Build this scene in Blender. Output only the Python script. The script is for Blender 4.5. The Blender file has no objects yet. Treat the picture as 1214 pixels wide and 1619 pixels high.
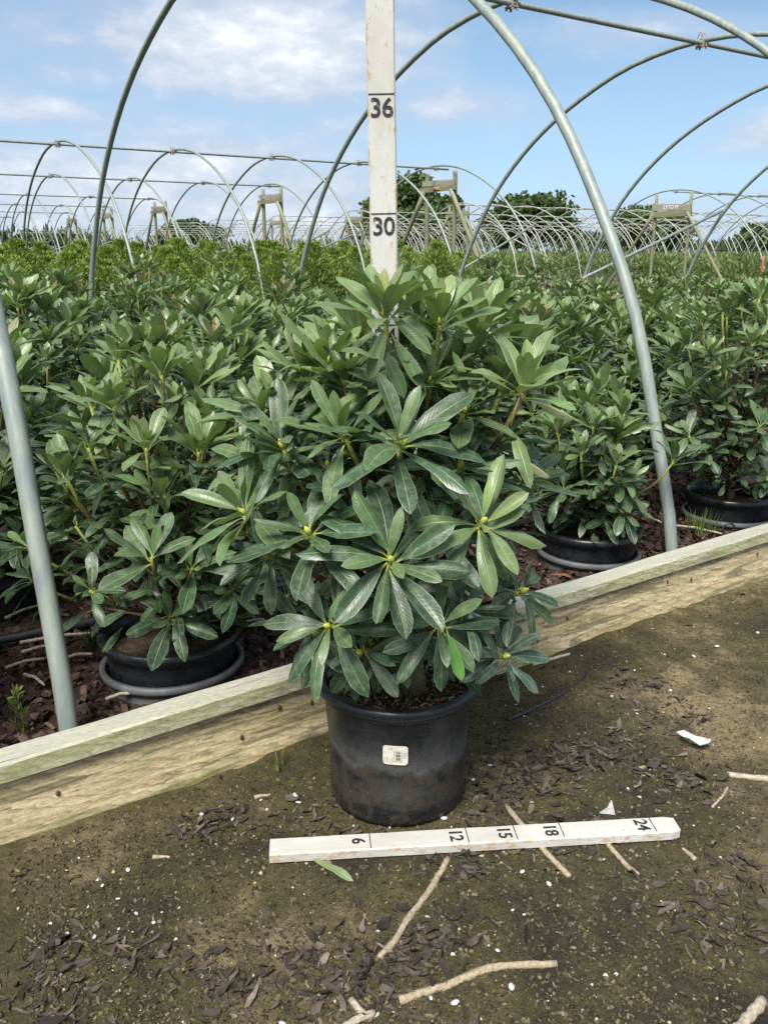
import bpy, bmesh, math, random
import numpy as np
from mathutils import Vector, Matrix, noise as mnoise

# ------------------------------------------------------------------ camera, sky, sun, exposure
scn = bpy.context.scene
scn.render.engine = 'CYCLES'
COL = scn.collection
cam_d = bpy.data.cameras.new('camera')
cam = bpy.data.objects.new('camera', cam_d); COL.objects.link(cam)
cam.location = (0, 0, 0.91)
cam.rotation_euler = (math.radians(90 - 16.5), 0, 0)
cam_d.sensor_fit = 'VERTICAL'; cam_d.sensor_height = 36.0; cam_d.lens = 36.0 * 1400 / 1619
cam_d.clip_start = 0.02; cam_d.clip_end = 3000
scn.camera = cam

SUN_EL = math.radians(52); SUN_AZ = math.radians(-160)      # azimuth from +Y towards +X
sun_d = bpy.data.lights.new('sun', 'SUN'); sun_d.energy = 4.2; sun_d.angle = math.radians(24)
sun_d.color = (1.0, 0.96, 0.89)
sun = bpy.data.objects.new('sun', sun_d); COL.objects.link(sun)
sd = Vector((math.sin(SUN_AZ) * math.cos(SUN_EL), math.cos(SUN_AZ) * math.cos(SUN_EL), math.sin(SUN_EL)))
sun.rotation_euler = sd.to_track_quat('Z', 'Y').to_euler()

world = bpy.data.worlds.new('World'); scn.world = world; world.use_nodes = True
scn.view_settings.view_transform = 'Standard'; scn.view_settings.look = 'None'
scn.view_settings.gamma = 1.0; scn.view_settings.use_curve_mapping = False
scn.view_settings.exposure = 0.86
SKY = 0.064
scn.cycles.use_denoising = False


class NT:
    """small helper round a node tree"""
    def __init__(self, tree):
        self.t = tree; tree.nodes.clear()
    def n(self, typ, ins=None, **props):
        nd = self.t.nodes.new(typ)
        for k, v in props.items(): setattr(nd, k, v)
        for k, v in (ins or {}).items(): self.set(nd, k, v)
        return nd
    def set(self, nd, k, v):
        s = nd.inputs[k]
        if isinstance(v, bpy.types.NodeSocket): self.t.links.new(v, s)
        elif isinstance(v, bpy.types.Node): self.t.links.new(v.outputs[0], s)
        else:
            if s.type == 'RGBA' and len(v) == 3: v = (*v, 1)
            s.default_value = v
    def math(self, op, a, b=None, c=None, clamp=False):
        nd = self.n('ShaderNodeMath', operation=op, use_clamp=clamp)
        for i, v in enumerate((a, b, c)):
            if v is not None: self.set(nd, i, v)
        return nd.outputs[0]
    def noise(self, vec, scale, detail=4, rough=0.55, dist=0.0):
        nd = self.n('ShaderNodeTexNoise', {'Scale': scale, 'Detail': detail, 'Roughness': rough, 'Distortion': dist})
        if vec is not None: self.set(nd, 'Vector', vec)
        return nd.outputs[0]
    def ramp(self, fac, stops, interp='LINEAR'):
        nd = self.n('ShaderNodeValToRGB'); cr = nd.color_ramp; cr.interpolation = interp
        while len(cr.elements) < len(stops): cr.elements.new(0.5)
        for e, (p, c) in zip(cr.elements, stops):
            e.position = p
            e.color = (c, c, c, 1) if isinstance(c, (int, float)) else (*c, 1)
        self.set(nd, 0, fac); return nd.outputs[0]
    def mix(self, fac, a, b, mode='MIX'):
        nd = self.n('ShaderNodeMix', data_type='RGBA', blend_type=mode)
        self.set(nd, 0, fac)
        for i, v in ((6, a), (7, b)): self.set(nd, i, v)
        return nd.outputs[2]
    def scale(self, vec, s):
        nd = self.n('ShaderNodeMapping'); self.set(nd, 'Vector', vec); nd.inputs['Scale'].default_value = s
        return nd.outputs[0]


# --- sky with clouds (directional, all round)
w = NT(world.node_tree)
sky = w.n('ShaderNodeTexSky', sky_type='NISHITA', sun_disc=False, sun_elevation=SUN_EL, sun_rotation=SUN_AZ % (2 * math.pi),
          altitude=20, air_density=1.0, dust_density=0.6, ozone_density=1.6)
gen = w.n('ShaderNodeTexCoord').outputs['Generated']
sep = w.n('ShaderNodeSeparateXYZ', {0: gen})
az = w.math('ARCTAN2', sep.outputs[0], sep.outputs[1])
el = w.math('ARCSINE', w.math('MINIMUM', w.math('MAXIMUM', sep.outputs[2], -1.0), 1.0))
elp = w.math('MAXIMUM', el, 0.0)
# flatten the coordinate with height so that clouds stretch sideways and shrink towards the horizon
cmb = w.n('ShaderNodeCombineXYZ', {0: sep.outputs[0], 1: sep.outputs[1], 2: w.math('MULTIPLY', sep.outputs[2], 2.3)})
n1 = w.noise(cmb.outputs[0], 7.0, 7, 0.55, 0.15)
n2 = w.noise(cmb.outputs[0], 21.0, 6, 0.6, 0.1)
nn = w.math('ADD', w.math('MULTIPLY', n1, 0.72), w.math('MULTIPLY', n2, 0.28))
acc = None
for a0, e0, ra, re, amp in [(-0.13, 0.195, .135, .044, 1.35), (-0.17, 0.172, .05, .020, .5), (-0.06, 0.208, .07, .025, .6), (-0.345, 0.130, .05, .014, .85), (-.37, .145, .04, .015, .5), (-0.19, 0.080, .12, .034, .95),
                            (-0.34, 0.060, .18, .045, .95), (-0.10, 0.050, .14, .040, .9), (-.23, .22, .09, .02, .55), (0.075, 0.142, .07, .018, .8), (0.40, 0.108, .06, .02, .7),
                            (0.27, 0.205, .13, .014, .42), (-.02, .125, .12, .02, .45), (-.30, .165, .05, .02, .5), (0.12, .03, .5, .025, .35), (-.30, .20, .10, .03, .5), (-.25, .115, .16, .03, .55)]:
    da = w.math('DIVIDE', w.math('SUBTRACT', az, a0), ra); de = w.math('DIVIDE', w.math('SUBTRACT', el, e0), re)
    g = w.math('EXPONENT', w.math('MULTIPLY', w.math('ADD', w.math('MULTIPLY', da, da), w.math('MULTIPLY', de, de)), -0.7))
    g = w.math('MULTIPLY', g, amp)
    acc = g if acc is None else w.math('MAXIMUM', acc, g)
# beyond the view the same broken cloud goes on
farmask = w.ramp(w.math('ABSOLUTE', az), [(0.16, 0.0), (0.24, 1.0)])       # 0..pi is mapped into the ramp below
nd = w.n('ShaderNodeMapRange', {0: w.math('ABSOLUTE', az), 1: .50, 2: .75, 3: 0.0, 4: 1.0})
nd2 = w.n('ShaderNodeMapRange', {0: el, 1: .28, 2: .42, 3: 0.0, 4: 1.0})
outm = w.math('MAXIMUM', nd.outputs[0], nd2.outputs[0])
acc = w.math('MAXIMUM', acc, w.math('MULTIPLY', outm, 0.55))
dens = w.math('ADD', w.math('MULTIPLY', acc, 0.84), w.math('MULTIPLY', w.math('SUBTRACT', nn, 0.47), 1.15))
cov = w.ramp(dens, [(0.08, 0.0), (0.32, .42), (0.60, 0.85), (0.85, 0.97)], 'EASE')
lum = w.ramp(w.math('ADD', w.math('MULTIPLY', dens, 0.40), w.math('ADD', w.math('MULTIPLY', n2, 0.70), w.math('MULTIPLY', n1, -0.02))),
             [(0.30, (.30, .37, .48)), (0.50, (.33, .38, .46)), (0.68, (.42, .455, .515)), (0.82, (.56, .575, .60)), (0.95, (.52, .54, .57))])
skyc = w.mix(1.0, sky.outputs[0], (SKY, SKY, SKY), 'MULTIPLY')
# the thin veil that pales the blue towards the horizon
veil = w.n('ShaderNodeMapRange', {0: el, 1: 0.0, 2: 0.26, 3: 0.62, 4: 0.17})
skyb = w.mix(veil.outputs[0], skyc, (.235, .43, .67))
allsky = w.mix(cov, skyb, lum)
bg = w.n('ShaderNodeBackground', {0: allsky, 1: 1.0})
w.n('ShaderNodeOutputWorld', {0: bg.outputs[0]})

# ------------------------------------------------------------------ frame of the nursery beds: u along the tunnels, n across them
UV_ = np.array([.8165, .5774]); NV_ = np.array([-UV_[1], UV_[0]]); ORG = np.array([-.544, 1.359])
ANG = math.atan2(UV_[1], UV_[0])
def P(u, n, z=0.0):
    p = ORG + u * UV_ + n * NV_
    return Vector((float(p[0]), float(p[1]), z))

rnd = random.Random(7)
R = np.random.default_rng(11)

# ------------------------------------------------------------------ mesh helpers
class MB:
    def __init__(self): self.v = []; self.f = []; self.m = []
    def add(self, vs, fs, mi=0):
        o = len(self.v); self.v += [tuple(v) for v in vs]
        self.f += [tuple(i + o for i in f) for f in fs]; self.m += [mi] * len(fs)
    def box(self, c, s, M=None):
        x, y, z = s[0] / 2, s[1] / 2, s[2] / 2
        vs = [Vector((c[0] + a * x, c[1] + b * y, c[2] + d * z)) for d in (-1, 1) for a, b in ((-1, -1), (1, -1), (1, 1), (-1, 1))]
        if M is not None: vs = [M @ v for v in vs]
        self.add(vs, [(3, 2, 1, 0), (4, 5, 6, 7), (0, 1, 5, 4), (1, 2, 6, 5), (2, 3, 7, 6), (3, 0, 4, 7)])
    def tube(self, pts, rad, k=8, cap=True, wob=0.0):
        pts = [Vector(p) for p in pts]; n = len(pts)
        if not hasattr(rad, '__len__'): rad = [rad] * n
        up = None; rings = []
        for i, p in enumerate(pts):
            t = (pts[min(i + 1, n - 1)] - pts[max(i - 1, 0)]).normalized()
            if up is None: up = t.orthogonal().normalized()
            else:
                up = (up - t * up.dot(t))
                up = up.normalized() if up.length > 1e-6 else t.orthogonal().normalized()
            b = t.cross(up)
            rings.append([p + (up * math.cos(a) + b * math.sin(a)) * rad[i] * (1 + wob * rnd.uniform(-1, 1)) for a in (2 * math.pi * j / k for j in range(k))])
        fs = [(i * k + j, i * k + (j + 1) % k, (i + 1) * k + (j + 1) % k, (i + 1) * k + j) for i in range(n - 1) for j in range(k)]
        if cap: fs += [tuple(reversed(range(k))), tuple((n - 1) * k + j for j in range(k))]
        self.add([v for r in rings for v in r], fs)
    def lathe(self, prof, k=40):
        vs = [(r * math.cos(2 * math.pi * j / k), r * math.sin(2 * math.pi * j / k), z) for r, z in prof for j in range(k)]
        fs = [(i * k + j, i * k + (j + 1) % k, (i + 1) * k + (j + 1) % k, (i + 1) * k + j) for i in range(len(prof) - 1) for j in range(k)]
        self.add(vs, fs)
    def mesh(self, name, mat, smooth=True, mats=None):
        me = bpy.data.meshes.new(name); me.from_pydata(self.v, [], self.f)
        for m in (mats or [mat]): me.materials.append(m)
        if mats: me.polygons.foreach_set('material_index', self.m)
        if smooth: me.polygons.foreach_set('use_smooth', [True] * len(self.f))
        me.update(); return me

def link(name, me, parent=None, loc=None, M=None):
    o = bpy.data.objects.new(name, me); COL.objects.link(o)
    if parent is not None: o.parent = parent
    if M is not None: o.matrix_basis = M
    elif loc is not None: o.location = loc
    return o
def tag(o, label=None, cat=None, group=None, kind=None):
    if label: o['label'] = label
    if cat: o['category'] = cat
    if group: o['group'] = group
    if kind: o['kind'] = kind
    return o
def empty(name, loc, rz=0.0):
    o = bpy.data.objects.new(name, None); COL.objects.link(o); o.location = loc; o.rotation_euler = (0, 0, rz)
    o.empty_display_size = .1
    return o
def np_mesh(name, v, f, mat, uv=None, col=None, smooth=True):
    """v (N,3) float, f (M,k) int – fast path"""
    me = bpy.data.meshes.new(name); k = f.shape[1]
    me.vertices.add(len(v)); me.vertices.foreach_set('co', np.ascontiguousarray(v, dtype=np.float32).ravel())
    me.loops.add(f.size); me.loops.foreach_set('vertex_index', np.ascontiguousarray(f, dtype=np.int32).ravel())
    me.polygons.add(len(f)); me.polygons.foreach_set('loop_start', np.arange(0, f.size, k, dtype=np.int32))
    if smooth: me.polygons.foreach_set('use_smooth', np.ones(len(f), dtype=bool))
    me.update(calc_edges=True)
    if uv is not None:
        l = me.uv_layers.new(name='uv'); l.data.foreach_set('uv', np.ascontiguousarray(uv[f.ravel()], dtype=np.float32).ravel())
    if col is not None:
        a = me.attributes.new('tint', 'FLOAT_COLOR', 'POINT')
        a.data.foreach_set('color', np.ascontiguousarray(np.concatenate([col, np.ones((len(col), 1))], 1), dtype=np.float32).ravel())
    me.materials.append(mat); me.validate(); return me

# ------------------------------------------------------------------ materials
def mat(name):
    m = bpy.data.materials.new(name); m.use_nodes = True
    return m, NT(m.node_tree)
def finish(m, t, color, rough=0.6, spec=0.5, normal=None, **extra):
    b = t.n('ShaderNodeBsdfPrincipled')
    t.set(b, 'Base Color', color); t.set(b, 'Roughness', rough); t.set(b, 'Specular IOR Level', spec)
    if normal is not None: t.set(b, 'Normal', normal)
    for k, v in extra.items(): t.set(b, k, v)
    t.n('ShaderNodeOutputMaterial', {0: b.outputs[0]}); return m
def bump(t, h, s=0.5, d=0.01):
    return t.n('ShaderNodeBump', {'Strength': s, 'Distance': d, 'Height': h}).outputs[0]

def leaf_material(name, joined):
    m, t = mat(name)
    if joined: base = t.n('ShaderNodeAttribute', attribute_name='tint').outputs['Color']
    else: base = t.n('ShaderNodeObjectInfo').outputs['Color']
    uvn = t.n('ShaderNodeUVMap', uv_map='uv').outputs[0]
    pos = t.n('ShaderNodeNewGeometry').outputs['Position']
    s = t.n('ShaderNodeSeparateXYZ', {0: uvn})
    ux = t.math('ABSOLUTE', t.math('SUBTRACT', s.outputs[0], 0.5))              # 0 midrib .. .5 margin
    geo = t.n('ShaderNodeNewGeometry')
    pos = geo.outputs['Position']
    rib = t.ramp(ux, [(0.0, 1.0), (0.014, .85), (0.036, 0.0)])
    edge = t.ramp(ux, [(0.44, 0.0), (0.485, 1.0)])
    wave = t.math('SINE', t.math('SUBTRACT', t.math('ADD', t.math('MULTIPLY', s.outputs[1], 96.0), t.math('MULTIPLY', t.noise(pos, 60.0, 2, .5), 5.0)), t.math('MULTIPLY', ux, 40.0)))
    vein = t.ramp(wave, [(0.70, 0.0), (0.97, 1.0)])
    blot = t.noise(pos, 26.0, 5, .65)
    dust = t.ramp(t.noise(pos, 75.0, 5, .72), [(0.46, 0.0), (0.66, 1.0)])
    c = t.mix(t.ramp(blot, [(.3, .0), (.7, .55)]), base, t.mix(1.0, base, (1.5, 1.45, 1.35), 'MULTIPLY'))
    c = t.mix(t.math('MULTIPLY', vein, .09), c, t.mix(1.0, base, (2.0, 2.0, 1.8), 'MULTIPLY'))
    c = t.mix(t.math('MULTIPLY', dust, .20), c, (.27, .31, .25))
    c = t.mix(t.math('MULTIPLY', edge, .42), c, (.26, .30, .19))
    c = t.mix(t.math('MULTIPLY', rib, .5), c, (.28, .34, .14))
    stalk = t.ramp(s.outputs[1], [(0.07, 1.0), (0.16, 0.0)])
    c = t.mix(t.math('MULTIPLY', stalk, .8), c, (.34, .38, .08))
    spot = t.ramp(t.noise(pos, 130.0, 3, .6), [(.69, 0.0), (.73, 1.0)])
    c = t.mix(t.math('MULTIPLY', spot, .55), c, (.10, .075, .03))
    under = t.mix(.5, t.mix(1.0, c, (1.5, 1.5, 1.35), 'MULTIPLY'), (.16, .20, .11))
    c = t.mix(geo.outputs['Backfacing'], c, under)
    h = t.math('ADD', t.math('MULTIPLY', wave, .10), t.math('ADD', t.math('MULTIPLY', rib, -2.0), t.math('MULTIPLY', blot, 1.2)))
    b = t.n('ShaderNodeBsdfPrincipled')
    t.set(b, 'Base Color', c); t.set(b, 'Specular IOR Level', .5)
    t.set(b, 'Roughness', t.ramp(dust, [(0.0, .35), (1.0, .60)]))
    t.set(b, 'Normal', bump(t, h, .34, .0012))
    tr = t.n('ShaderNodeBsdfTranslucent', {0: t.mix(1.0, c, (1.5, 1.8, .7), 'MULTIPLY')})
    mx = t.n('ShaderNodeMixShader', {0: .15, 1: b.outputs[0], 2: tr.outputs[0]})
    t.n('ShaderNodeOutputMaterial', {0: mx.outputs[0]}); return m
LEAF = leaf_material('leaf_single', False)
LEAFJ = leaf_material('leaf_joined', True)

def blade_material(name, trans=.3, rough=.6, vary=.5, sc=20.0):
    m, t = mat(name)
    base = t.n('ShaderNodeAttribute', attribute_name='tint').outputs['Color']
    nz = t.noise(t.n('ShaderNodeNewGeometry').outputs['Position'], sc, 4, .6)
    c = t.mix(1.0, base, t.ramp(nz, [(.25, 1 - vary), (.75, 1 + vary)]), 'MULTIPLY')
    b = t.n('ShaderNodeBsdfPrincipled'); t.set(b, 'Base Color', c); t.set(b, 'Roughness', rough); t.set(b, 'Specular IOR Level', .3)
    tr = t.n('ShaderNodeBsdfTranslucent', {0: t.mix(1.0, c, (1.3, 1.5, .7), 'MULTIPLY')})
    mx = t.n('ShaderNodeMixShader', {0: trans, 1: b.outputs[0], 2: tr.outputs[0]})
    t.n('ShaderNodeOutputMaterial', {0: mx.outputs[0]}); return m
BLADE = blade_material('fine_foliage')
CROWN = blade_material('tree_foliage', .2, .7, .45, 1.3)
LITTER = blade_material('dead_leaf', .05, .75, .45, 90.0)

def stem_material():
    m, t = mat('stem')
    a = t.n('ShaderNodeAttribute', attribute_name='tint').outputs['Color']
    nz = t.noise(t.n('ShaderNodeNewGeometry').outputs['Position'], 160.0, 4, .6)
    c = t.mix(1.0, a, t.ramp(nz, [(.3, .65), (.7, 1.3)]), 'MULTIPLY')
    return finish(m, t, c, .6, .4, bump(t, nz, .4, .001))
STEM = stem_material()

def simple(name, col, rough=.6, spec=.4, vary=.25, sc=30.0, bmp=.2, bd=.002):
    m, t = mat(name)
    nz = t.noise(t.n('ShaderNodeTexCoord').outputs['Object'], sc, 6, .62)
    c = t.mix(1.0, col, t.ramp(nz, [(.25, 1 - vary), (.75, 1 + vary)]), 'MULTIPLY')
    return finish(m, t, c, rough, spec, bump(t, nz, bmp, bd))

def pipe_material(name, c1, c2, c3, rough=.5):
    m, t = mat(name)
    pos = t.n('ShaderNodeNewGeometry').outputs['Position']
    a = t.noise(t.scale(pos, (30, 30, 1.0)), 1.6, 4, .6); b = t.noise(pos, 60.0, 6, .7)
    c = t.mix(t.ramp(a, [(.35, 0.0), (.65, 1.0)]), c1, c2)
    c = t.mix(t.ramp(b, [(.52, 0.0), (.72, .45)]), c, c3)
    return finish(m, t, c, t.ramp(b, [(.3, rough - .12), (.7, rough + .12)]), .5, bump(t, b, .12, .001), Metallic=.1)
GALV = pipe_material('weathered_galvanised_sky_streaked_pipe', (.17, .21, .215), (.27, .30, .25), (.20, .225, .14))  # blue-grey streaks paint the sky's reflection into the weathered pipe colour
WPIPE = pipe_material('chalky_pale_pipe', (.36, .36, .31), (.31, .32, .285), (.27, .26, .20), .6)
CLAMPM = simple('rusty_clamp_steel', (.28, .24, .20), .55, .5, .4, 200)

def timber(name, base, streak, algae, weather_top, algae_low, dark=.5):
    """boards whose length runs along local x, height along local z"""
    m, t = mat(name)
    oc = t.n('ShaderNodeTexCoord').outputs['Object']
    so = t.n('ShaderNodeSeparateXYZ', {0: oc})
    warp = t.noise(t.scale(oc, (1.2, 6, 6)), 2.0, 3, .5)
    wc = t.n('ShaderNodeVectorMath', {0: oc, 1: t.n('ShaderNodeCombineXYZ', {2: t.math('MULTIPLY', warp, .035), 1: t.math('MULTIPLY', warp, .035)}).outputs[0]}, operation='ADD').outputs[0]
    grain = t.noise(t.scale(wc, (1.3, 62, 62)), 1.6, 4, .6)
    fine = t.noise(t.scale(wc, (5, 130, 130)), 2.0, 5, .65)
    crack = t.ramp(t.noise(t.scale(wc, (2.5, 90, 90)), 1.3, 3, .5), [(.30, 1.0), (.35, 0.0)])
    wv = t.n('ShaderNodeTexWave', {'Vector': t.scale(wc, (.28, 1, 1)), 'Scale': 34.0, 'Distortion': 5.5, 'Detail': 3.0, 'Detail Scale': 1.6, 'Detail Roughness': .6}, wave_type='BANDS', bands_direction='DIAGONAL', wave_profile='SAW').outputs[1]
    speck = t.noise(t.scale(oc, (60, 260, 260)), 1.5, 4, .7)
    blot = t.noise(t.scale(oc, (4.2, 15, 15)), 1.5, 5, .6)
    blot2 = t.noise(t.scale(oc, (2.4, 14, 22)), 2.2, 6, .65, .6)
    c = t.mix(t.ramp(grain, [(.42, 0.0), (.54, 1.0)]), base, streak)
    c = t.mix(1.0, c, t.ramp(fine, [(.30, .86), (.70, 1.08)]), 'MULTIPLY')
    c = t.mix(1.0, c, t.ramp(wv, [(.0, 1.10), (.70, .96), (.93, .66), (1.0, 1.0)]), 'MULTIPLY')
    c = t.mix(1.0, c, t.ramp(speck, [(.30, .80), (.55, 1.03), (.75, 1.10)]), 'MULTIPLY')
    geo = t.n('ShaderNodeNewGeometry')
    nz = t.n('ShaderNodeSeparateXYZ', {0: geo.outputs['Normal']}).outputs[2]
    # damp green near the ground and in patches
    low = t.ramp(t.math('ADD', t.math('MULTIPLY', so.outputs[2], -9.0), t.math('MULTIPLY', blot, 1.4)), [(.30, 0.0), (.75, 1.0)])
    c = t.mix(t.math('MULTIPLY', low, algae_low), c, algae)
    c = t.mix(t.math('MULTIPLY', t.ramp(blot, [(.50, 0.0), (.66, 1.0)]), .42), c, algae)
    stain = t.ramp(blot2, [(.545, 0.0), (.565, 1.0)])
    c = t.mix(t.math('MULTIPLY', stain, dark), c, (.10, .10, .055))
    wt = t.math('MULTIPLY', t.ramp(nz, [(.5, 0.0), (.85, 1.0)]), t.ramp(grain, [(.3, weather_top), (.75, weather_top * .72)]))
    c = t.mix(wt, c, (.36, .365, .325))
    c = t.mix(1.0, c, t.ramp(speck, [(.32, .80), (.60, 1.08)]), 'MULTIPLY')
    c = t.mix(t.math('MULTIPLY', crack, .6), c, (.09, .08, .055))
    h = t.math('SUBTRACT', t.math('ADD', t.math('MULTIPLY', wv, -.6), t.math('MULTIPLY', speck, 1.0)), crack)
    return finish(m, t, c, .78, .25, bump(t, h, .22, .0015))
TIMB_TOP = timber('green_stained_timber', (.47, .455, .32), (.36, .355, .20), (.235, .26, .11), .85, .2, .35)
TIMB_LOW = timber('tan_timber', (.66, .55, .345), (.53, .41, .235), (.17, .185, .055), .3, .85, .6)
POSTW = timber('weathered_post', (.25, .245, .155), (.17, .17, .105), (.15, .165, .07), .5, .2, .4)
BOARDW = timber('grey_board', (.31, .295, .255), (.25, .235, .20), (.22, .22, .14), .6, .1, .3)

def white_paint():
    m, t = mat('chipped_white_paint')
    oc = t.n('ShaderNodeTexCoord').outputs['Object']
    chip = t.noise(t.scale(oc, (60, 130, 130)), 1.0, 6, .72)
    big = t.noise(t.scale(oc, (9, 25, 25)), 1.0, 5, .6)
    grain = t.noise(t.scale(oc, (10, 300, 300)), 1.0, 4, .6)
    so = t.n('ShaderNodeSeparateXYZ', {0: oc})
    # the wear is worst along both long edges
    e = t.math('ABSOLUTE', so.outputs[1])
    wear = t.math('ADD', chip, t.math('MULTIPLY', t.ramp(e, [(0.014, 0.0), (0.0195, 1.0)]), .10))
    c = t.mix(t.ramp(big, [(.35, 0.0), (.7, .8)]), (.47, .47, .44), (.37, .355, .315))
    c = t.mix(t.ramp(wear, [(.615, 0.0), (.66, .85)]), c, (.36, .26, .155))
    c = t.mix(t.ramp(t.noise(oc, 400.0, 3, .7), [(.66, 0.0), (.72, .8)]), c, (.20, .19, .17))
    return finish(m, t, c, .55, .4, bump(t, t.math('ADD', grain, chip), .35, .0012))
WPAINT = white_paint()

def black_paint():
    m, t = mat('worn_black_paint')
    oc = t.n('ShaderNodeTexCoord').outputs['Object']
    c = t.mix(t.ramp(t.noise(oc, 190.0, 5, .75), [(.59, 0.0), (.64, 1.0)]), (.018, .018, .02), (.45, .45, .43))
    return finish(m, t, c, .5, .4)
BPAINT = black_paint()

def pot_material(dirty):
    m, t = mat('black_pot_plastic_dirty' if dirty else 'black_pot_plastic')
    oc = t.n('ShaderNodeTexCoord').outputs['Object']
    so = t.n('ShaderNodeSeparateXYZ', {0: oc})
    z = so.outputs[2]
    nb = t.noise(t.scale(oc, (1, 1, .5)), 9.0, 5, .6); nf = t.noise(oc, 55.0, 6, .7); ns = t.noise(oc, 210.0, 3, .7)
    scr = t.noise(t.scale(oc, (40, 40, 300)), 1.0, 4, .6)
    c = t.mix(t.ramp(nf, [(.3, 0.0), (.75, 1.0)]), (.007, .0085, .010), (.019, .022, .025))
    c = t.mix(t.math('MULTIPLY', t.ramp(scr, [(.55, 0.0), (.75, 1.0)]), .25), c, (.08, .085, .09))
    rough = t.ramp(nf, [(.3, .27), (.7, .44)])
    if dirty:
        zz = t.math('ADD', z, t.math('MULTIPLY', t.math('SUBTRACT', nb, .5), .085))
        dust = t.ramp(zz, [(.098, 0.0), (.112, 1.0), (.140, .55), (.170, .08)])
        c = t.mix(t.math('MULTIPLY', dust, t.ramp(nf, [(.3, .25), (.7, .75)])), c, (.105, .105, .103))
        lowd = t.ramp(zz, [(.03, 0.0), (.042, .9), (.07, .7), (.09, 0.0)])
        c = t.mix(t.math('MULTIPLY', lowd, t.ramp(nf, [(.35, .3), (.65, .9)])), c, (.055, .055, .052))
        soil = t.math('MULTIPLY', t.ramp(zz, [(.0, .8), (.085, .75), (.108, .95), (.113, 0.0)]), t.ramp(t.noise(oc, 42.0, 6, .75), [(.49, 0.0), (.56, 1.0)]))
        c = t.mix(soil, c, (.042, .029, .019))
        c = t.mix(t.math('MULTIPLY', t.ramp(z, [(.08, 1.0), (.125, 0.0)]), t.ramp(ns, [(.69, 0.0), (.715, 1.0)])), c, (.20, .165, .12))
        rough = t.mix(soil, rough, (.8, .8, .8))
        rough = t.mix(dust, rough, (.62, .62, .62))
    return finish(m, t, c, rough, .5, bump(t, nf, .15, .001))
POT = pot_material(False); POTD = pot_material(True)
SOCKET = simple('grey_faded_plastic', (.105, .11, .115), .55, .45, .3, 40)
HOSE = simple('black_polythene', (.016, .017, .019), .42, .5, .4, 60)

def soil_material(name, pal, sc):
    m, t = mat(name)
    pos = t.n('ShaderNodeNewGeometry').outputs['Position']
    a = t.noise(pos, sc * .22, 6, .6, .4); b = t.noise(pos, sc * 1.7, 8, .68); d = t.noise(pos, sc * 9, 6, .75)
    e2 = t.noise(pos, sc * 34, 5, .75)
    vor = t.n('ShaderNodeTexVoronoi', {'Vector': pos, 'Scale': sc * 16, 'Randomness': 1.0}).outputs['Distance']
    f = t.math('ADD', t.math('MULTIPLY', a, .72), t.math('MULTIPLY', b, .28))
    c = t.ramp(f, [(.37, pal[0]), (.435, pal[1]), (.49, pal[2]), (.54, pal[3]), (.59, pal[4])])
    c = t.mix(1.0, c, t.ramp(d, [(.28, .55), (.72, 1.42)]), 'MULTIPLY')
    c = t.mix(1.0, c, t.ramp(e2, [(.30, .45), (.55, 1.05), (.75, 1.6)]), 'MULTIPLY')
    c = t.mix(t.ramp(d, [(.74, 0.0), (.79, .5)]), c, (.28, .23, .14))
    h = t.math('ADD', t.math('MULTIPLY', b, 1.0), t.math('ADD', t.math('MULTIPLY', d, .6), t.math('ADD', t.math('MULTIPLY', vor, .15), t.math('MULTIPLY', e2, .30))))
    return finish(m, t, c, t.ramp(b, [(.3, .72), (.7, .9)]), .3, bump(t, h, 1.0, .011))
SOIL = soil_material('damp_mossy_soil', [(.024, .018, .012), (.046, .037, .020), (.068, .061, .021), (.098, .080, .038), (.20, .152, .082)], 9.0)
MULCH = soil_material('bark_mulch', [(.022, .012, .009), (.040, .022, .016), (.055, .031, .023), (.075, .044, .034), (.10, .065, .05)], 22.0)
POTSOIL = soil_material('potting_mix', [(.030, .020, .013), (.055, .038, .025), (.075, .053, .034), (.12, .085, .055), (.17, .125, .08)], 30.0)
STICK = simple('bare_dry_stick', (.30, .245, .17), .8, .2, .5, 170, .9, .003)
STICKP = simple('pale_bleached_twig', (.33, .285, .22), .8, .2, .45, 170, .8, .003)
WHITE = simple('white_crumb', (.44, .45, .45), .6, .4, .15, 60)
LABELM = simple('aged_white_label', (.72, .69, .58), .5, .4, .12, 70)
PRINT = simple('grey_print', (.18, .18, .18), .6, .3, .2, 90)
NAILM = simple('rusty_nail', (.13, .06, .03), .8, .3, .4, 200)
BARK = simple('tree_bark', (.10, .08, .06), .9, .2, .4, 3, .6, .05)

# ------------------------------------------------------------------ ground
_lat = np.random.default_rng(5).random((256, 256))
def vnoise(x, y):
    xi = np.floor(x).astype(int); yi = np.floor(y).astype(int); fx = x - xi; fy = y - yi
    fx = fx * fx * (3 - 2 * fx); fy = fy * fy * (3 - 2 * fy)
    g = lambda i, j: _lat[i & 255, j & 255]
    return (g(xi, yi) * (1 - fx) + g(xi + 1, yi) * fx) * (1 - fy) + (g(xi, yi + 1) * (1 - fx) + g(xi + 1, yi + 1) * fx) * fy
def fbm(x, y, o=4):
    s = 0; a = .5
    for k in range(o): s = s + a * (vnoise(x * 2 ** k + 17 * k, y * 2 ** k + 31 * k) - .5); a *= .5
    return s
def axis_coords(lo, hi, step, far):
    mid = list(np.arange(lo, hi, step)); a = []; d = step; x = hi
    while x < far: a.append(x); d *= 1.22; x += d
    b = []; d = step; x = lo - step
    while x > -far: b.append(x); d *= 1.22; x -= d
    return np.array(b[::-1] + mid + a + [far * 1.2])
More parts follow.
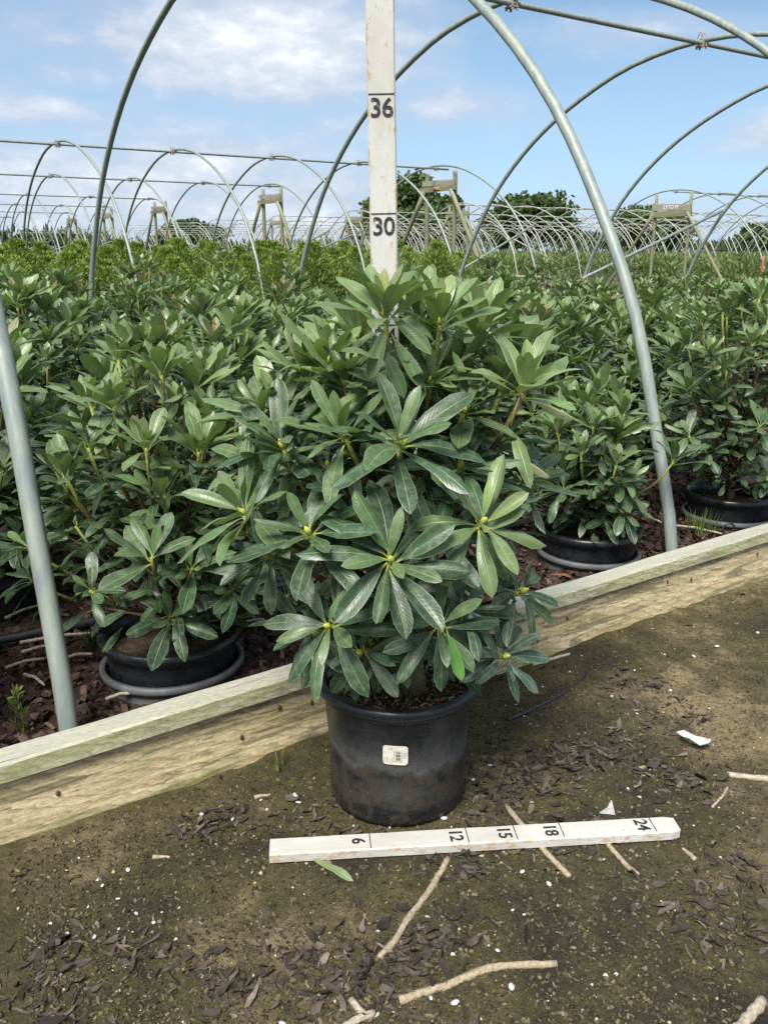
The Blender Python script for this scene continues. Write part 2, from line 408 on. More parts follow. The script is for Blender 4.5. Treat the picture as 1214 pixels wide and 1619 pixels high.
def ground_z(x, y):
    near = np.clip(1 - (np.hypot(x - .2, y - 1.3) - 2.2) / 2, 0, 1)
    h = fbm(x * 3.2, y * 3.2, 3) * .034 + fbm(x * 20, y * 20, 2) * .014 + fbm(x * 52, y * 52, 1) * .009
    pot = np.clip((np.hypot(x - .024, y - 1.345) - .10) / .08, 0, 1)
    rul = np.clip((np.abs(y - 1.19 - .09 * (x - .15)) - .03) / .06, 0, 1)
    rul = np.where((x > -.25) & (x < .55), rul, 1)
    return h * near * pot * rul - .012 * near * np.minimum(pot, rul) * .4
gx = axis_coords(-1.0, 1.5, .0085, 900); gy = axis_coords(.62, 2.6, .0085, 900)
X, Y = np.meshgrid(gx, gy, indexing='ij')
Z = ground_z(X, Y)
def grid_faces(a, b):
    i = np.arange(a * b).reshape(a, b)
    return np.stack([i[:-1, :-1], i[1:, :-1], i[1:, 1:], i[:-1, 1:]], -1).reshape(-1, 4)
ground = link('ground', np_mesh('ground', np.stack([X, Y, Z], -1).reshape(-1, 3), grid_faces(*X.shape), SOIL))
tag(ground, kind='structure')

# mulch bed inside the timber edging (top surface and its own rough relief)
bu = np.concatenate([np.arange(-2.0, 3.0, .02), np.arange(3.0, 9.4, .1)]); bn = np.concatenate([np.arange(-.075, 1.2, .02), np.arange(1.2, 5.2, .1)])
BU, BN = np.meshgrid(bu, bn, indexing='ij')
bx = ORG[0] + BU * UV_[0] + BN * NV_[0]; by = ORG[1] + BU * UV_[1] + BN * NV_[1]
bz = .095 + fbm(bx * 6, by * 6, 3) * .03 + fbm(bx * 40, by * 40, 2) * .012
bed = link('mulch_bed', np_mesh('mulch_bed', np.stack([bx, by, bz], -1).reshape(-1, 3), grid_faces(*BU.shape), MULCH))
tag(bed, kind='structure')

# ------------------------------------------------------------------ timber edging
def board(name, parent, u0, u1, n0, n1, z0, z1, m, segs=60, wob=.0012):
    """a sawn board with slightly wavy faces and eased edges; local x along its length"""
    L = u1 - u0; w_, h_ = n1 - n0, z1 - z0; e = .004
    ring = [(e, 0), (w_ - e, 0), (w_, e), (w_, h_ - e), (w_ - e, h_), (e, h_), (0, h_ - e), (0, e)]
    b = MB(); vs = []
    for i in range(segs + 1):
        x = L * i / segs
        for (p, q) in ring:
            k = mnoise.noise(Vector((x * 6 + u0, p * 20 + n0, q * 20 + z0))) * wob * 2
            vs.append((x, p + (k if p > w_ / 2 else -k), q + k * .6))
    K = 8
    fs = [(i * K + j, (i + 1) * K + j, (i + 1) * K + (j + 1) % K, i * K + (j + 1) % K) for i in range(segs) for j in range(K)]
    fs = [tuple(reversed(f)) for f in fs]
    fs += [tuple(range(K)), tuple(reversed(range(segs * K, segs * K + K)))]
    b.add(vs, fs)
    me = b.mesh(name, m, smooth=False)
    o = link(name, me, parent)
    o.location = (u0, n0, z0)
    return o
edging = empty('timber_edging', P(0, 0), ANG)
tag(edging, 'two-board timber edging with a pale green-stained top board along the mulch bed', 'edging')
board('lower_board', edging, -1.9, 2.62, -.091, -.053, -.035, .1105, TIMB_LOW, 90)
board('lower_board', edging, 2.624, 7.4, -.091, -.053, -.035, .1105, TIMB_LOW, 60)
board('top_board', edging, -1.9, 2.30, -.104, -.052, .111, .148, TIMB_TOP, 90)
board('top_board', edging, 2.303, 7.4, -.104, -.052, .111, .148, TIMB_TOP, 60)
nb = MB(); nb.lathe([(0, .0), (.0035, .0), (.0035, .0012), (0, .0016)], 8)
nail_me = nb.mesh('nail', NAILM)
for nu, nz in [(1.02, .062), (1.035, .045), (1.13, .075), (1.50, .085), (1.60, .070), (.36, .085), (.43, .074), (1.9, .08), (.28, .05), (-.05, .06)]:
    o = link('nail', nail_me, edging, M=Matrix.Translation((nu, -.0925, nz)) @ Matrix.Rotation(math.pi / 2, 4, 'X'))
    o.scale = (1, 1.6, 1)

# ------------------------------------------------------------------ hoop tunnels
PROF = [(0, -.15), (0, .12), (.08, .41), (.19, .74), (.34, 1.02), (.54, 1.31), (.80, 1.57), (1.12, 1.80), (1.50, 1.99), (1.95, 2.14), (2.5, 2.20)]
PROF = PROF + [(5 - a, b) for a, b in PROF[-2::-1]]
def smooth_path(pts, k=3):
    out = []
    for i in range(len(pts) - 1):
        p0 = Vector((*pts[max(i - 1, 0)], 0)); p1 = Vector((*pts[i], 0)); p2 = Vector((*pts[i + 1], 0)); p3 = Vector((*pts[min(i + 2, len(pts) - 1)], 0))
        for j in range(k):
            s = j / k
            q = .5 * ((2 * p1) + (-p0 + p2) * s + (2 * p0 - 5 * p1 + 4 * p2 - p3) * s * s + (-p0 + 3 * p1 - 3 * p2 + p3) * s ** 3)
            out.append((q.x, q.y))
    out.append(pts[-1]); return out
SP = smooth_path(PROF, 3)
def hoop_mesh(r, m, k):
    b = MB(); b.tube([(0, a, z) for a, z in SP], r, k); return b.mesh('hoop', m)
HOOP_N = hoop_mesh(.0168, GALV, 14); HOOP_M = hoop_mesh(.0168, GALV, 8); HOOP_W = hoop_mesh(.0165, WPIPE, 6)
def clamp_mesh():
    b = MB()
    for s in (-.016, .016):                                          # two U-bolts that wrap hoop and ridge pipe
        b.tube([(s, -.024 * math.cos(a), -.026 + .052 * math.sin(a)) for a in np.linspace(-.1, math.pi + .1, 9)], .0035, 6)
        for y in (-.024, .024): b.tube([(s, y, -.022), (s, y, -.066)], .0035, 6); b.tube([(s, y, -.058), (s, y, -.068)], .008, 6)
    b.box((0, 0, -.052), (.05, .062, .006))
    return b.mesh('clamp', CLAMPM, smooth=False)
CLAMP = clamp_mesh()
def along_pipe(u0, u1, n, z, r, m, k=8, sag=0.0):
    b = MB(); N_ = max(2, int((u1 - u0) / .8))
    b.tube([(u0 + (u1 - u0) * i / N_, n, z - sag * math.sin(math.pi * i / N_)) for i in range(N_ + 1)], r, k); return b.mesh('ridge_pipe', m)
def tunnel(n0, us, hoop_me, m, label, group, ridge=None, clamps=True, braces=()):
    root = empty('tunnel_frame', P(us[0], n0), ANG)
    tag(root, label, 'hoop tunnel', group)
    u00 = us[0]
    for k, uu in enumerate(us):
        o = link('hoop', hoop_me, root, loc=(uu - u00, 0, 0))
        o.rotation_euler = (rnd.uniform(-.006, .006), rnd.uniform(-.014, .014), 0)
        if clamps: link('clamp', CLAMP, root, loc=(uu - u00, 2.5, 2.2))
    a, b_ = ridge or (us[0] - .15, us[-1] + .25)
    link('ridge_pipe', along_pipe(a - u00, b_ - u00, 2.5, 2.166, .0155, m), root)
    for (ua, na, za, ub, nb_, zb) in braces:
        bb = MB(); bb.tube([(ua - u00, na, za), (ub - u00, nb_, zb)], .0155, 8); link('brace', bb.mesh('brace', m), root)
    return root
S1 = 1.633
def end_braces(ue):
    return [(ue - 2.6, .03, .1, ue, .27, 1.0), (ue - 2.6, 4.97, .1, ue - .0, 4.55, 1.25)]
tunnel(0.0, [S1 * k for k in range(-1, 6)], HOOP_N, GALV, 'grey galvanised hoop frame arching close over the rhododendron bed', 'hoop tunnels over the plant beds', braces=[(-.3 + 0, 0, 0, -.3, 0, 0)] if False else [(S1 * 5 - 3.2, 4.98, .1, S1 * 5, 4.5, 1.3)])
rows1 = [(8.1, [.2 + 1.5 * k for k in range(0, 7)], 'hoop frame over the feathery hedge plants, with the ridge pipe nearest the timber ruler'),
         (13.3, [1.6 + 1.47 * k for k in range(0, 6)], 'second hoop frame behind the feathery hedge plants, ending at a wooden post frame'),
         (19.4, [2.7 + 1.5 * k for k in range(0, 5)], None), (24.4, [4.0 + 1.3 * k for k in range(0, 5)], None),
         (30.0, [5.2 + 1.5 * k for k in range(0, 4)], None), (35.6, [6.0 + 1.5 * k for k in range(0, 3)], None), (41.5, [6.2 + 1.5 * k for k in range(0, 3)], None), (47.5, [6.4 + 1.5 * k for k in range(0, 3)], None)]
for i, (n0, us, lab) in enumerate(rows1):
    tunnel(n0, us, HOOP_M, GALV, lab or 'small distant grey hoop frame among the rows towards the left horizon', 'hoop tunnels over the plant beds', clamps=i < 4,
           braces=[(us[-1] - 2.5, .03, .2, us[-1], .22, 1.25), (us[-1] - 2.9, 4.97, .2, us[-1], 4.62, 1.25)])
for i, n0 in enumerate([9.6, 17.1, 22.6, 28.1, 33.6, 39.2, 44.8, 50.5, 56.5, 63, 70]):
    cnt = 5 if i == 0 else 22
    us = [17.3 + (1.6 if i == 0 else 1.3) * k + (0 if i == 0 else rnd.uniform(-.1, .1)) for k in range(cnt)]
    lab = 'grey hoop frame beyond the cross aisle standing at the lettered wooden post frame' if i == 0 else 'pale hoop frame in the dense white rows beyond the cross aisle'
    tunnel(n0, us, HOOP_M if i == 0 else HOOP_W, GALV if i == 0 else WPIPE, lab, 'hoop tunnels beyond the cross aisle', clamps=(i == 0),
           braces=[(us[0] + 2.5, .03, .2, us[0], .25, 1.2)])

# wooden end frames: two posts, two cross boards, two raking props
def rod_mesh(L, r, m, k=9, name='post'):
    b = MB(); b.tube([(L * i / 6, 0, 0) for i in range(7)], [r * (1 + rnd.uniform(-.05, .05)) for _ in range(7)], k); return b.mesh(name, m)
def plank_mesh(L, w_, h_, m, name):
    b = MB(); b.box((0, 0, 0), (L, w_, h_)); return b.mesh(name, m, smooth=False)
def aim(a, b):
    a = Vector(a); d = Vector(b) - a
    return Matrix.Translation(a) @ d.to_track_quat('X', 'Z').to_matrix().to_4x4()
def text_mesh(body, size, ext, m, off=0.0, space=1.0, name='numeral'):
    cu = bpy.data.curves.new('txt', 'FONT'); cu.body = body; cu.size = size; cu.extrude = ext; cu.offset = off
    cu.align_x = 'CENTER'; cu.align_y = 'CENTER'; cu.space_character = space; cu.resolution_u = 4
    o = bpy.data.objects.new('txt', cu); COL.objects.link(o)
    dg = bpy.context.evaluated_depsgraph_get(); me = bpy.data.meshes.new_from_object(o.evaluated_get(dg))
    bpy.data.objects.remove(o); bpy.data.curves.remove(cu)
    me.name = name; me.materials.clear(); me.materials.append(m); return me
def end_frame(u, nc, half, label, top=2.12, lettering=None, zb=1.95, hb=.085, group='wooden end frames of the tunnels'):
    root = empty('wooden_end_frame', P(u, nc), ANG)                 # local x = along tunnels, y = across
    tag(root, label, 'wooden frame', group)
    for s in (-1, 1):
        link('post', rod_mesh(top + .3, .037, POSTW), root, M=aim((0, s * half, -.3), (0, s * half, top)))
        link('prop', rod_mesh(2.25, .036, POSTW, 8, 'prop'), root, M=aim((-.075, s * half * .96, zb - .12), (-.10, s * (half + 1.22), .05)))
    pm = plank_mesh(half * 2 + .10, .035, hb, BOARDW, 'cross_board'); pm2 = plank_mesh(half * 2 + .20, .04, hb * .95, POSTW, 'cross_board')
    Rz = Matrix.Rotation(math.pi / 2, 4, 'Z')
    link('cross_board', pm, root, M=Matrix.Translation((-.057, 0, zb)) @ Matrix.Rotation(.02, 4, 'X') @ Rz)
    link('cross_board', pm2, root, M=Matrix.Translation((-.060, .01, zb - hb - .004)) @ Matrix.Rotation(-.012, 4, 'X') @ Rz)
    if lettering:
        me = text_mesh(lettering, .115, .002, WLET, .003, 1.0, 'lettering')
        # reads towards the camera side (-x, with text running along -y)
        M = Matrix(((0, 0, -1, -.078), (-1, 0, 0, .0), (0, 1, 0, zb), (0, 0, 0, 1)))
        link('lettering', me, root, M=M)
    return root
WLET = simple('sign_letter_white', (.55, .55, .53), .6, .4, .05, 30)
end_frame(9.3, 10.6, .36, 'wooden post frame with a reddish mark on its cross board, right of the standing stick')
end_frame(8.9, 15.62, .38, 'wooden post frame with pale cross boards above the hedge, left of the standing stick')
end_frame(17.25, 12.12, .47, 'wooden post frame whose grey cross board carries white letters', lettering='LYTO H', zb=1.83, hb=.135)
end_frame(9.0, 21.9, .38, 'small far wooden post frame, third one along towards the left')
end_frame(9.3, 26.9, .38, 'tiny far wooden post frame, fourth one along towards the left')
end_frame(9.9, 32.5, .38, 'very small wooden post frame at the far left horizon')
end_frame(17.2, 19.6, .42, 'pale wooden post frame in front of the bushy round tree')
end_frame(17.2, 25.1, .42, 'distant wooden post frame behind the hedge, between the standing ruler and the leaning hoop leg')
end_frame(17.2, 30.6, .42, 'distant wooden post frame low behind the hedge, against the small flat trees')
# red rag on one lower cross board
rb = MB(); rb.box((0, 0, 0), (.15, .004, .06)); ro = link('red_mark', rb.mesh('red_mark', simple('faded_red_paint', (.36, .16, .11), .8, .2, .4, 25)), bpy.data.objects['wooden_end_frame'],
                 M=Matrix.Translation((-.083, .02, 1.861)) @ Matrix.Rotation(math.pi / 2, 4, 'Z'))
# red marker stake
o = link('marker_stake', rod_mesh(.55, .022, simple('red_stake', (.36, .10, .07), .7), 8, 'marker_stake'), M=aim(P(15.0, 8.3, -.05) + Vector((0, 0, .3)), P(15.0, 8.3, .9)))
tag(o, 'thin red marker stake standing by the far plants near the right border', 'stake')

# plank end wall of the far beds
wall = empty('plank_end_wall', P(17.0, 15.4), ANG); tag(wall, 'low grey plank wall with a pale top board across the end of a far bed', 'plank wall')
for i, (z0, z1, m) in enumerate([(0, .10, BOARDW), (.104, .20, BOARDW), (.204, .25, TIMB_TOP)]):
    pm = plank_mesh(6.4, .05 if i < 2 else .11, z1 - z0, m, 'plank')
    link('plank', pm, wall, M=Matrix.Translation((0, 3.0, (z0 + z1) / 2)) @ Matrix.Rotation(math.pi / 2, 4, 'Z'))

# ------------------------------------------------------------------ leaves
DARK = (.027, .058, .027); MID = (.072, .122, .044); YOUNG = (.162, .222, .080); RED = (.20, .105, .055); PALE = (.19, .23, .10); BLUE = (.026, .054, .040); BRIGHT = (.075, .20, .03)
def leaf_shape(rows, cols, droop, fold, roll, wavy, seed, curl=0.0):
    r_ = random.Random(seed)
    T = [0, .11, .26, .44, .62, .79, .92, 1.0] if rows == 8 else [0, .22, .5, .78, 1.0]
    prof_t = [0, .07, .13, .25, .40, .55, .68, .80, .88, .95, 1.0]; prof_w = [.07, .08, .16, .48, .80, .96, 1.0, .93, .76, .44, .03]
    ph = r_.uniform(0, 6)
    v = []; uv = []
    for t in T:
        hw = float(np.interp(t, prof_t, prof_w)) * .124
        zc = .10 * t - droop * t * t; yc = t * (1 - .15 * droop * t)
        side = .03 * math.sin(3 * t + ph)
        for j in range(cols):
            s = -1 + 2 * j / (cols - 1)
            z = zc + fold * abs(s) * hw * 1.0 - roll * s * s * hw + wavy * hw * math.sin(9 * t + ph + (1.7 if s > 0 else 0)) * abs(s)
            v.append((s * hw * (1 - .25 * abs(roll) - curl * .5) + side, yc, z)); uv.append(((s + 1) / 2, t))
    R_ = len(T)
    f = [(i * cols + j, i * cols + j + 1, (i + 1) * cols + j + 1, (i + 1) * cols + j) for i in range(R_ - 1) for j in range(cols - 1)]
    return np.array(v), np.array(f), np.array(uv)
VARS = [(.10, .55, .25, .16), (.22, .40, .35, .20), (.38, .45, .30, .16), (.15, .70, .20, .12), (.30, .30, .55, .24), (.05, .50, .40, .18), (.50, .40, .40, .22), (.20, .15, .75, .2)]
LEAF_HI = [leaf_shape(8, 5, *v, seed=i) for i, v in enumerate(VARS)]
LEAF_LO = [leaf_shape(5, 3, *v, seed=i) for i, v in enumerate(VARS)]
CURLED = leaf_shape(8, 5, .35, .1, 1.7, .25, 77, .5)
LEAF_ME = [np_mesh('leaf', v, f, LEAF, uv) for v, f, uv in LEAF_HI]
CURL_ME = np_mesh('leaf', *CURLED[:2], LEAF, CURLED[2])

def frame(y, z):
    y = Vector(y).normalized(); z = Vector(z); z = (z - y * z.dot(y))
    z = z.normalized() if z.length > 1e-5 else y.orthogonal().normalized()
    x = y.cross(z); return Matrix((x, y, z)).transposed().to_4x4()
def leaf_matrix(p, d, nrm, L, wide, roll):
    M = frame(d, nrm) @ Matrix.Rotation(roll, 4, 'Y')
    return Matrix.Translation(p) @ M @ Matrix.Diagonal((L * wide, L, L, 1))
def jit(c, r_, k=.22):
    s = 1 + r_.uniform(-k, k); return tuple(min(1, max(0, x * s * (1 + r_.uniform(-.06, .06)))) for x in c)
def lerp3(a, b, t): return tuple(x + (y - x) * t for x, y in zip(a, b))

def whorl(r_, p, axis, n, L, tint, young, spread=(28, 98), stem_n=4, stem_pts=None, wd=1.08):
    """leaves round one shoot tip (and down its stem); returns [(matrix, colour, variant)]"""
    axis = Vector(axis).normalized(); e1 = axis.orthogonal().normalized(); e2 = axis.cross(e1); out = []
    ph = r_.uniform(0, 6.28)
    for i in range(n):
        s = i / max(1, n - 1)
        th = math.radians(spread[0] + (spread[1] - spread[0]) * s ** .8 + r_.uniform(-9, 9)); a = ph + i * 2.39996 + r_.uniform(-.2, .2)
        d = axis * math.cos(th) + (e1 * math.cos(a) + e2 * math.sin(a)) * math.sin(th)
        ll = L * (.62 + .42 * min(1, s * 2.2)) * r_.uniform(.86, 1.10)
        d = (d + Vector((0, 0, -.10 * s))).normalized()
        nrm = axis + Vector((0, 0, .35))
        c = lerp3(young, tint, min(1, s * 1.9))
        out.append((leaf_matrix(p - axis * (.012 * s * L / .1) + d * .003, d, nrm, ll, wd * r_.uniform(.86, 1.14), r_.uniform(-.35, .35)), jit(c, r_), r_.randrange(8)))
    if stem_pts:
        m_ = len(stem_pts)
        for i in range(stem_n):
            q = Vector(stem_pts[-2 - int((i + r_.random()) / max(1, stem_n) * (m_ * .62))]) if m_ > 4 else Vector(stem_pts[-2])
            a = r_.uniform(0, 6.28); th = math.radians(r_.uniform(38, 98))
            d = axis * math.cos(th) + (e1 * math.cos(a) + e2 * math.sin(a)) * math.sin(th)
            out.append((leaf_matrix(q, d, axis + Vector((0, 0, .4)), L * r_.uniform(.75, 1.0), wd * r_.uniform(.95, 1.25), r_.uniform(-.5, .5)), jit(tint, r_), r_.randrange(8)))
    return out
def bez(a, b, c, d, n=10):
    a, b, c, d = map(Vector, (a, b, c, d)); out = []
    for i in range(n + 1):
        t = i / n; s = 1 - t; out.append(a * s ** 3 + b * 3 * s * s * t + c * 3 * s * t * t + d * t ** 3)
    return out
def stem_mesh(pts, r0, r1, young=1.0, k=6, name='shoot'):
    n = len(pts); b = MB(); b.tube(pts, [r0 + (r1 - r0) * (i / (n - 1)) for i in range(n)], k, wob=.06)
    col = np.array([lerp3((.085, .050, .030), (.22, .25, .05), min(1, max(0, (i / (n - 1) - .70) / .24)) * young) for i in range(n) for _ in range(k)])
    me = b.mesh(name, STEM); a = me.attributes.new('tint', 'FLOAT_COLOR', 'POINT')
    a.data.foreach_set('color', np.concatenate([col, np.ones((len(col), 1))], 1).astype(np.float32).ravel()); return me
def join_leaves(leaves, lib):
    vs, fs, us, cs = [], [], [], []; o = 0
    for M, c, k in leaves:
        v, f, uv = lib[k]; A = np.array(M)
        vs.append(v @ A[:3, :3].T + A[:3, 3]); fs.append(f + o); us.append(uv); cs.append(np.tile(c, (len(v), 1))); o += len(v)
    return np.concatenate(vs), np.concatenate(fs), np.concatenate(us), np.concatenate(cs)
def put_leaf(M, c, k, parent, me=None):
    o = link('leaf', me or LEAF_ME[k], parent, M=M); o.color = (*c, 1); return o

# ------------------------------------------------------------------ pots
def pot_profile(h, r1, r0, lip=.0155):
    return [(0, .004), (r0 - .012, .004), (r0, .0), (r0 + .004, .012), (r0 + (r1 - r0) * .5, h * .5), (r1, h - .030), (r1 + .002, h - .021),
            (r1 + lip - .003, h - .019), (r1 + lip, h - .012), (r1 + lip, h - .004), (r1 + lip - .004, h), (r1 + .004, h), (r1 - .002, h - .004), (r1 - .006, h - .03), (r1 - .010, h - .08)]
def pot_mesh(m, k=56, h=.226, r1=.1255, r0=.1125):
    b = MB(); b.lathe(pot_profile(h, r1, r0), k); return b.mesh('pot', m)
def soil_disc(r, z, k=40, rings=10, amp=.006):
    vs = [(0, 0, z + .004)]; fs = []
    for i in range(1, rings + 1):
        for j in range(k):
            a = 2 * math.pi * j / k; q = r * i / rings; x, y = q * math.cos(a), q * math.sin(a)
            vs.append((x, y, z + mnoise.noise(Vector((x * 30, y * 30, 1))) * amp - .006 * (i / rings) ** 3))
    for j in range(k): fs.append((0, 1 + j, 1 + (j + 1) % k))
    for i in range(rings - 1):
        for j in range(k):
            fs.append((1 + i * k + j, 1 + (i + 1) * k + j, 1 + (i + 1) * k + (j + 1) % k, 1 + i * k + (j + 1) % k))
    b = MB(); b.add(vs, fs); return b.mesh('soil', POTSOIL)
POT_ME = pot_mesh(POT, 40); POT_FAR = pot_mesh(POT, 16); SOIL_ME = soil_disc(.1185, .190, 24, 5)
sb = MB(); sb.lathe([(.118, -.2), (.1300, -.03), (.1300, -.016), (.1400, -.015), (.1415, -.009), (.1415, -.002), (.139, 0), (.1315, 0), (.1300, -.004), (.127, -.05), (.115, -.18)], 48)
SOCK_ME = sb.mesh('socket_pot', SOCKET)

# fibrous chips lying on the potting mix of the front plant
def flakes(n, fn, smin, smax, cols, aspect=.45, thick=.12, tilt=.5):
    """n small bent chips, 6 verts each; fn(i) gives (x,y,z)"""
    base = np.array([(-1, -1, 0), (0, -1, .35), (1, -.8, 0), (-.8, 1, .1), (.1, 1, .4), (1, .9, 0)], float) * np.array([1, aspect, 1])
    f = np.array([(0, 1, 4, 3), (1, 2, 5, 4)]); vs, fs, cs = [], [], []
    for i in range(n):
        p = fn(i)
        if p is None: continue
        s = R.uniform(smin, smax) * .5; rz = R.uniform(0, 6.28); a, b_ = R.normal(0, tilt), R.normal(0, tilt)
        M = np.array(Matrix.Rotation(rz, 3, 'Z') @ Matrix.Rotation(a, 3, 'X') @ Matrix.Rotation(b_, 3, 'Y'))
        v = (base * np.array([s * R.uniform(.7, 1.4), s * R.uniform(.6, 1.3), s * R.uniform(.3, 1.2)])) @ M.T + np.array(p)
        o = sum(len(q) for q in vs) if False else len(vs) * 6
        vs.append(v); fs.append(f + o); c = np.array(cols[R.integers(len(cols))]) * R.uniform(.65, 1.35); cs.append(np.tile(c, (6, 1)))
    return np.concatenate(vs), np.concatenate(fs), np.concatenate(cs)

# ------------------------------------------------------------------ the plant in front
HP = Vector((.024, 1.359, 0))
hero = empty('potted_rhododendron', HP)
tag(hero, 'large glossy rhododendron in a muddy black pot standing in front of the timber edging', 'potted plant', 'rhododendrons in pots')
link('pot', pot_mesh(POTD, 72), hero)
hs = link('soil', soil_disc(.1185, .194, 48, 12, .010), hero)
v, f, c = flakes(900, lambda i: (lambda r, a: (r * math.cos(a), r * math.sin(a), .199 + R.uniform(-.003, .006)))(.112 * math.sqrt(R.random()), R.uniform(0, 6.28)), .006, .017,
                 [(.20, .145, .095), (.13, .095, .062), (.065, .045, .032), (.28, .21, .14)], .25, tilt=.4)
tag(link('bark_fibre', np_mesh('bark_fibre', v, f, LITTER, None, c, False), hs), kind='stuff')
# printed sticker on the pot wall
def sticker():
    cx_, zc = -.006, .142; w_, h_ = .040, .035
    def on(x, z, off):                                   # wrap onto the pot wall
        r = .1165 + (.1255 - .1165) * (z / .196) + off; a = -math.pi / 2 + x / r
        return (r * math.cos(a), r * math.sin(a), z)
    b = MB(); nx, nz = 10, 8; vs = []
    for i in range(nx + 1):
        for j in range(nz + 1):
            x = -w_ / 2 + w_ * i / nx; z = -h_ / 2 + h_ * j / nz
            cr = .005; dx = max(0, abs(x) - (w_ / 2 - cr)); dz = max(0, abs(z) - (h_ / 2 - cr))
            if dx and dz:
                q = math.hypot(dx, dz)
                if q > cr: x = math.copysign(w_ / 2 - cr + dx * cr / q, x); z = math.copysign(h_ / 2 - cr + dz * cr / q, z)
            vs.append(on(cx_ + x, zc + z - x * .05, .0012))
    b.add(vs, [(i * (nz + 1) + j, (i + 1) * (nz + 1) + j, (i + 1) * (nz + 1) + j + 1, i * (nz + 1) + j + 1) for i in range(nx) for j in range(nz)])
    st = link('barcode_label', b.mesh('barcode_label', LABELM), hero)
    p = MB()
    def bar(x0, x1, z0, z1):
        vs = [on(cx_ + x, zc + z - x * .05, .0018) for x, z in ((x0, z0), (x1, z0), (x1, z1), (x0, z1))]; p.add(vs, [(0, 1, 2, 3)])
    for k in range(15):                                   # the bars lie one above another, as on the sticker
        z = -.0095 + k * .00125; bar(.0005, .0085, z, z + rnd.choice((.0005, .0008, .0003)))
    bar(-.0022, -.0017, -.010, .0095); bar(.0105, .0110, -.012, .008); bar(-.004, .010, -.0118, -.0110)
    for k in range(4): bar(-.018 + k * .0042, -.0174 + k * .0042, -.014, -.004 + rnd.uniform(-.003, .002))
    for k in range(3): bar(.013 + k * .0022, .0135 + k * .0022, .0 - rnd.random() * .006, .006)
    for k in range(2): bar(-.010 + k * .0035, -.0088 + k * .0035, .0105, .0135)
    link('printed_bars', p.mesh('printed_bars', PRINT, smooth=False), st)
sticker()

